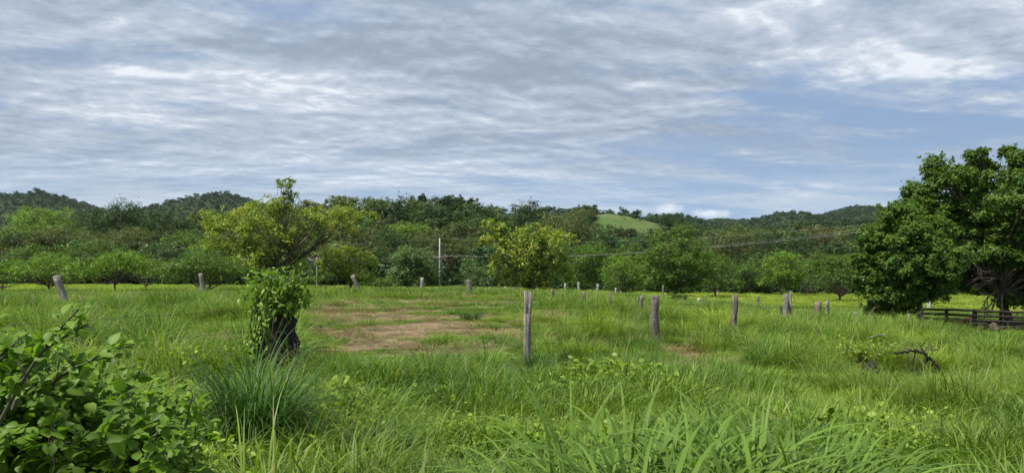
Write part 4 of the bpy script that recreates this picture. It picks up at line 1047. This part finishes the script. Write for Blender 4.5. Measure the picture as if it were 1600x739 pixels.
# ------------------------------------------------------------------ fallen wood, stumps
def branch_mb(mb, pts, r0, r1, seed, sides=7):
    P0 = np.array(pts, float); n0 = len(P0); m = (n0 - 1) * 4 + 1; u = np.linspace(0, n0 - 1, m); i = np.minimum(u.astype(int), n0 - 2); q = rng(seed + 90)
    P = P0[i] + (P0[i + 1] - P0[i]) * (u - i)[:, None]; L = np.linalg.norm(P0[-1] - P0[0])
    P[1:-1] += q.normal(size=(m - 2, 3)) * L * .014
    mb.tube(P, np.linspace(r0, r1, m) * q.uniform(.8, 1.25, m), sides, bump=.22, seed=seed)

def dead_branch():
    x, y, z = G(1432, 592); k = y / F_PX; r = rng(61)
    z += .26; t = thing('dead_branch', (x, y, z), 'bent dark fallen branch arching over the grass right of the burnt stump', 'fallen branch'); mb = MB()
    def q(px, row, dy=0): return [(px - 1432) * k, dy, (592 - row) * k]
    branch_mb(mb, [q(1398, 569), q(1415, 568, .05), q(1430, 567, 0), q(1443, 569), q(1452, 578), q(1462, 590), q(1470, 606), q(1476, 622)], .026, .055, 1)
    branch_mb(mb, [q(1443, 569), q(1438, 560), q(1446, 552)], .02, .008, 2); branch_mb(mb, [q(1430, 567), q(1427, 584), q(1426, 604)], .012, .008, 3)
    branch_mb(mb, [q(1448, 574), q(1441, 592), q(1434, 608), q(1430, 618)], .018, .010, 4)
    mb.build('branch', M['burnt'], t)
    tw = MB()
    for i in range(26):
        a = np.array(q(r.uniform(1420, 1455), 566)); d = r.normal(size=3) * np.array([.5, .4, .25]) + [.1, 0, .25]
        tw.tube([a, a + d * .22, a + d * .42 + r.normal(0, .03, 3)], [.006, .004, .002], 4)
    tw.build('twigs', M['bark'], t)
    lf = MB(); m = 90; p = np.array(q(1440, 550)) + r.normal(size=(m, 3)) * np.array([.30, .2, .14]); nn = r.normal(size=(m, 3)) * .5; nn[:, 2] += 1
    tw2 = thing('leafy_shoot', (x, y + .3, z - .1), 'yellow green leafy shoot growing up through the bent fallen branch', 'shoot')
    lf.leaves(LANCE, p, nn, r.uniform(.06, .11, m), r, r.random(m)); lf.build('leaves', LM['lime'], tw2)
    s = MB()
    for i in range(5): a = r.uniform(-.2, .3); s.tube([[a * .3, 0, -.05], [a * .6 + .05, .02, .3], [a + .08, 0, .62]], [.006, .005, .003], 4)
    s.build('stems', M['bark'], tw2)
dead_branch()

def burnt_stump_right():
    x, y, z = G(1356, 590); r = rng(62)
    t = thing('burnt_stump', (x, y, z), 'low jagged burnt stump half hidden in grass right of the roadside posts', 'tree stump'); mb = MB(); t.scale = (.85, .85, .8)
    mb.tube([[0, 0, -.1], [0, 0, .1], [.02, 0, .22], [.03, 0, .32], [.0, 0, .40], [-.02, 0, .44]], [.30, .25, .24, .20, .13, .04], 13, bump=.34, seed=6)
    for k in range(14): a = k * .9; mb.tube([[.14 * math.cos(a), .14 * math.sin(a), .15], [.2 * math.cos(a), .2 * math.sin(a), r.uniform(.25, .36)], [.26 * math.cos(a), .2 * math.sin(a), r.uniform(.34, .58)]], [.05, .03, .006], 6, bump=.3, seed=k)
    mb.build('stump', M['burnt'], t)
    v = thing('sapling', (x + .05, y + .35, z), 'yellowish leafy sapling sprouting behind the low burnt stump', 'sapling'); lf = MB(); st = MB()
    P = []
    for k in range(14):
        e = np.array([r.uniform(-.65, .7), r.uniform(-.3, .4), r.uniform(.45, .85)]); tt = np.linspace(0, 1, 8)[:, None]; Q = e * tt + np.array([0, 0, .15]) * tt * (1 - tt) * 4
        st.tube(Q, .010 * (1 - .7 * tt[:, 0]), 5); m = 22; i = r.integers(3, 8, m); P.append(Q[i] + r.normal(0, .06, (m, 3)))
    P = np.vstack(P); nn = r.normal(size=P.shape) * .45; nn[:, 2] += 1
    lf.leaves(OVATE, P, nn, r.uniform(.05, .10, len(P)), r, r.random(len(P))); lf.build('leaves', LM['yellow'], v); st.build('stems', M['bark'], v)
    # dead bent stick behind
    x2, y2, z2 = G(1375, 556); b = MB(); branch_mb(b, [[-.35, 0, .42], [-.1, 0, .50], [.1, 0, .52], [.16, 0, .38], [.12, 0, .1], [.12, 0, -.1]], .02, .035, 9)
    o = b.build('dead_stick', M['bark_pale'], loc=(x2, y2, z2 + .1)); tag(o, 'bent grey dead stick poking out of the grass behind the low burnt stump', 'dead stick')
burnt_stump_right()

def brush_by_vine():
    x, y, z = G(478, 612); r = rng(63); t = thing('dead_branch', (x, y, z), 'thin dry grey brown branch lying against the grass right of the vine covered stump', 'fallen branch'); mb = MB()
    branch_mb(mb, [[-.18, 0, .42], [-.08, 0, .34], [.08, -.03, .2], [.22, -.05, .05]], .012, .018, 4)
    for k in range(14):
        a = np.array([r.uniform(-.18, .1), 0, r.uniform(.2, .42)]); d = r.normal(size=3) * .16; mb.tube([a, a + d, a + d * 1.6 + r.normal(0, .03, 3)], [.006, .004, .002], 4)
    mb.build('branch', M['bark'], t)
brush_by_vine()

def wood_pile():
    # orange split logs and pale stone like stump at the foot of the corral
    r = rng(64); Y = 40.0; x = xat(1512, Y); z = H1(x, Y)
    t = thing('log_pile', (x, Y, z + .12), 'low pile of split orange brown logs in the grass before the dark rail fence', 'log pile')
    for k in range(9):
        m = MB(); a = r.uniform(-.25, .25); L = r.uniform(.5, 1.1); c = np.array([r.uniform(-.55, .6), r.uniform(-.25, .3), .12 + .16 * (k // 3)]); d = np.array([math.cos(a), math.sin(a), r.normal(0, .35)]) * L / 2
        m.tube([c - d, c, c + d], [.06, .075, .05], 8, bump=.3, seed=k); m.build('log', M['orange_wood' if k % 2 else 'bark'], t)
    x = xat(1553, 39.6); z = H1(x, 39.6); m = MB()
    m.tube([[0, 0, -.1], [.02, 0, .18], [.0, 0, .36], [.03, 0, .5]], [.30, .24, .16, .07], 11, bump=.4, seed=3)
    for k in range(5): a = k * 1.2; m.tube([[.2 * math.cos(a), .2 * math.sin(a), .1], [.5 * math.cos(a), .5 * math.sin(a), .30 + .1 * (k % 2)]], [.10, .03], 6, bump=.2, seed=k)
    o = m.build('root_stump', M['bark'], loc=(x, 39.6, z)); tag(o, 'rough upturned root stump in the shade before the rail fence', 'tree stump')
    x = xat(1582, 40.6); z = H1(x, 40.6); m = MB()
    for k in range(14): m.tube([[-1.4 + .25 * k, .1 * (k % 3), .08 + .09 * (k % 3)], [-.2 + .2 * k, .05 * k, .12 + .08 * ((k + 1) % 3)], [.9 + .22 * k, .1 * (k % 2), .1]], [.035, .03, .012], 7, bump=.2, seed=k)
    o = m.build('brush_pile', M['post_dark'], loc=(x, 40.6, z)); tag(o, 'long low heap of dead dark branches under the tallest tree at the right edge', 'brush pile')
    x, y, z = G(1441, 523); m = MB(); m.tube([[-.05, 0, -.1], [0, 0, .2], [.08, 0, .42]], [.22, .18, .15], 10, bump=.2, seed=2); m.tube([[0, 0, .3], [-.2, 0, .62], [-.3, 0, .72]], [.07, .05, .03], 6, bump=.2)
    o = m.build('small_stump', M['bark'], loc=(x, y, z)); tag(o, 'small broken stump in the grass just below the trunk of the dense rounded tree', 'tree stump')
wood_pile()

# small dark shrub sprouting by the junction of verge and field
# ------------------------------------------------------------------ utility line
def power_line():
    def pole(px, Y, arm_row, top_row, label, pr=.16):
        x = xat(px, Y); z = H1(x, Y); t = thing('utility_pole', (x, Y, z), label, 'utility pole')
        h = zat(top_row, Y) - z; ha = zat(arm_row, Y) - z; m = MB(); m.tube([[0, 0, -.5], [0, 0, h * .5], [0, 0, h]], [pr * 1.15, pr, pr * .7], 10); m.build('pole', M['concrete'], t, smooth_=True)
        m = MB(); m.box([0, -.18, ha], (1.9, .06, .07)); ca = m.build('crossarm', M['concrete'], t)
        for dx in (-.9, .35, .9):
            m = MB(); m.tube([[dx, -.18, ha + .06], [dx, -.18, ha + .16], [dx, -.18, ha + .26]], [.05, .07, .04], 8); m.build('insulator', M['porcelain'], ca)
        for s_ in (-1, 1):
            m = MB(); m.tube([[s_ * .6, -.16, ha - .04], [0, -.12, ha - .75]], [.025, .025], 5); m.build('brace', M['steel'], t)
        return np.array([x, Y, z]), h, ha
    A = pole(687, 105, 402, 372, 'tall slim pale concrete utility pole in front of the wood, left of centre', .115)
    B = pole(495, 88, 406, 402, 'thin pale utility pole half hidden in the large yellow tree', .055)
    C_ = pole(1452, 60, 352, 340, 'utility pole hidden behind the dense rounded tree at the right')
    for k, (dx, lab) in enumerate(((-.9, 'power cable on the left end of the crossarm, running across the wood'), (.35, 'power cable on the middle insulator, running across the wood'), (.9, 'power cable on the right end of the crossarm, running across the wood'), (None, 'single top cable strung from the very tip of the utility pole'))):
        mb = MB()
        def pt(Q): return Q[0] + (np.array([dx, -.18, Q[2] + .27]) if dx is not None else np.array([0, 0, Q[1]]))
        left = B[0] + np.array([-40, -8, B[2] + .5]) if dx is not None else A[0] + np.array([-50, 5, 7.0])
        seq = [left, pt(B), pt(A), pt(C_)] if dx is not None else [left, pt(A), pt(C_)]
        for a, b in zip(seq[:-1], seq[1:]):
            n = 30; t = np.linspace(0, 1, n)[:, None]; P = a * (1 - t) + b * t; P[:, 2] -= (1.15 if np.linalg.norm(a - b) > 50 else .3) * 4 * (t * (1 - t))[:, 0]
            mb.tube(P, np.full(n, .0065), 5)
        o = mb.build('power_cable', M['cable']); tag(o, lab, 'power cable', 'power cables')
power_line()

# ------------------------------------------------------------------ air
HAZE = True
if HAZE:
    m, g, out = new_mat('haze_air'); v = g.add('ShaderNodeVolumePrincipled')
    v.inputs['Color'].default_value = (.80, .88, 1.0, 1); v.inputs['Density'].default_value = .000025; v.inputs['Anisotropy'].default_value = .2
    g.l.new(v.outputs[0], out.inputs['Volume'])
    mb = MB(); mb.box([0, 3240, 195], (13400, 6700, 400)); o = mb.build('haze', m); tag(o, kind='stuff')
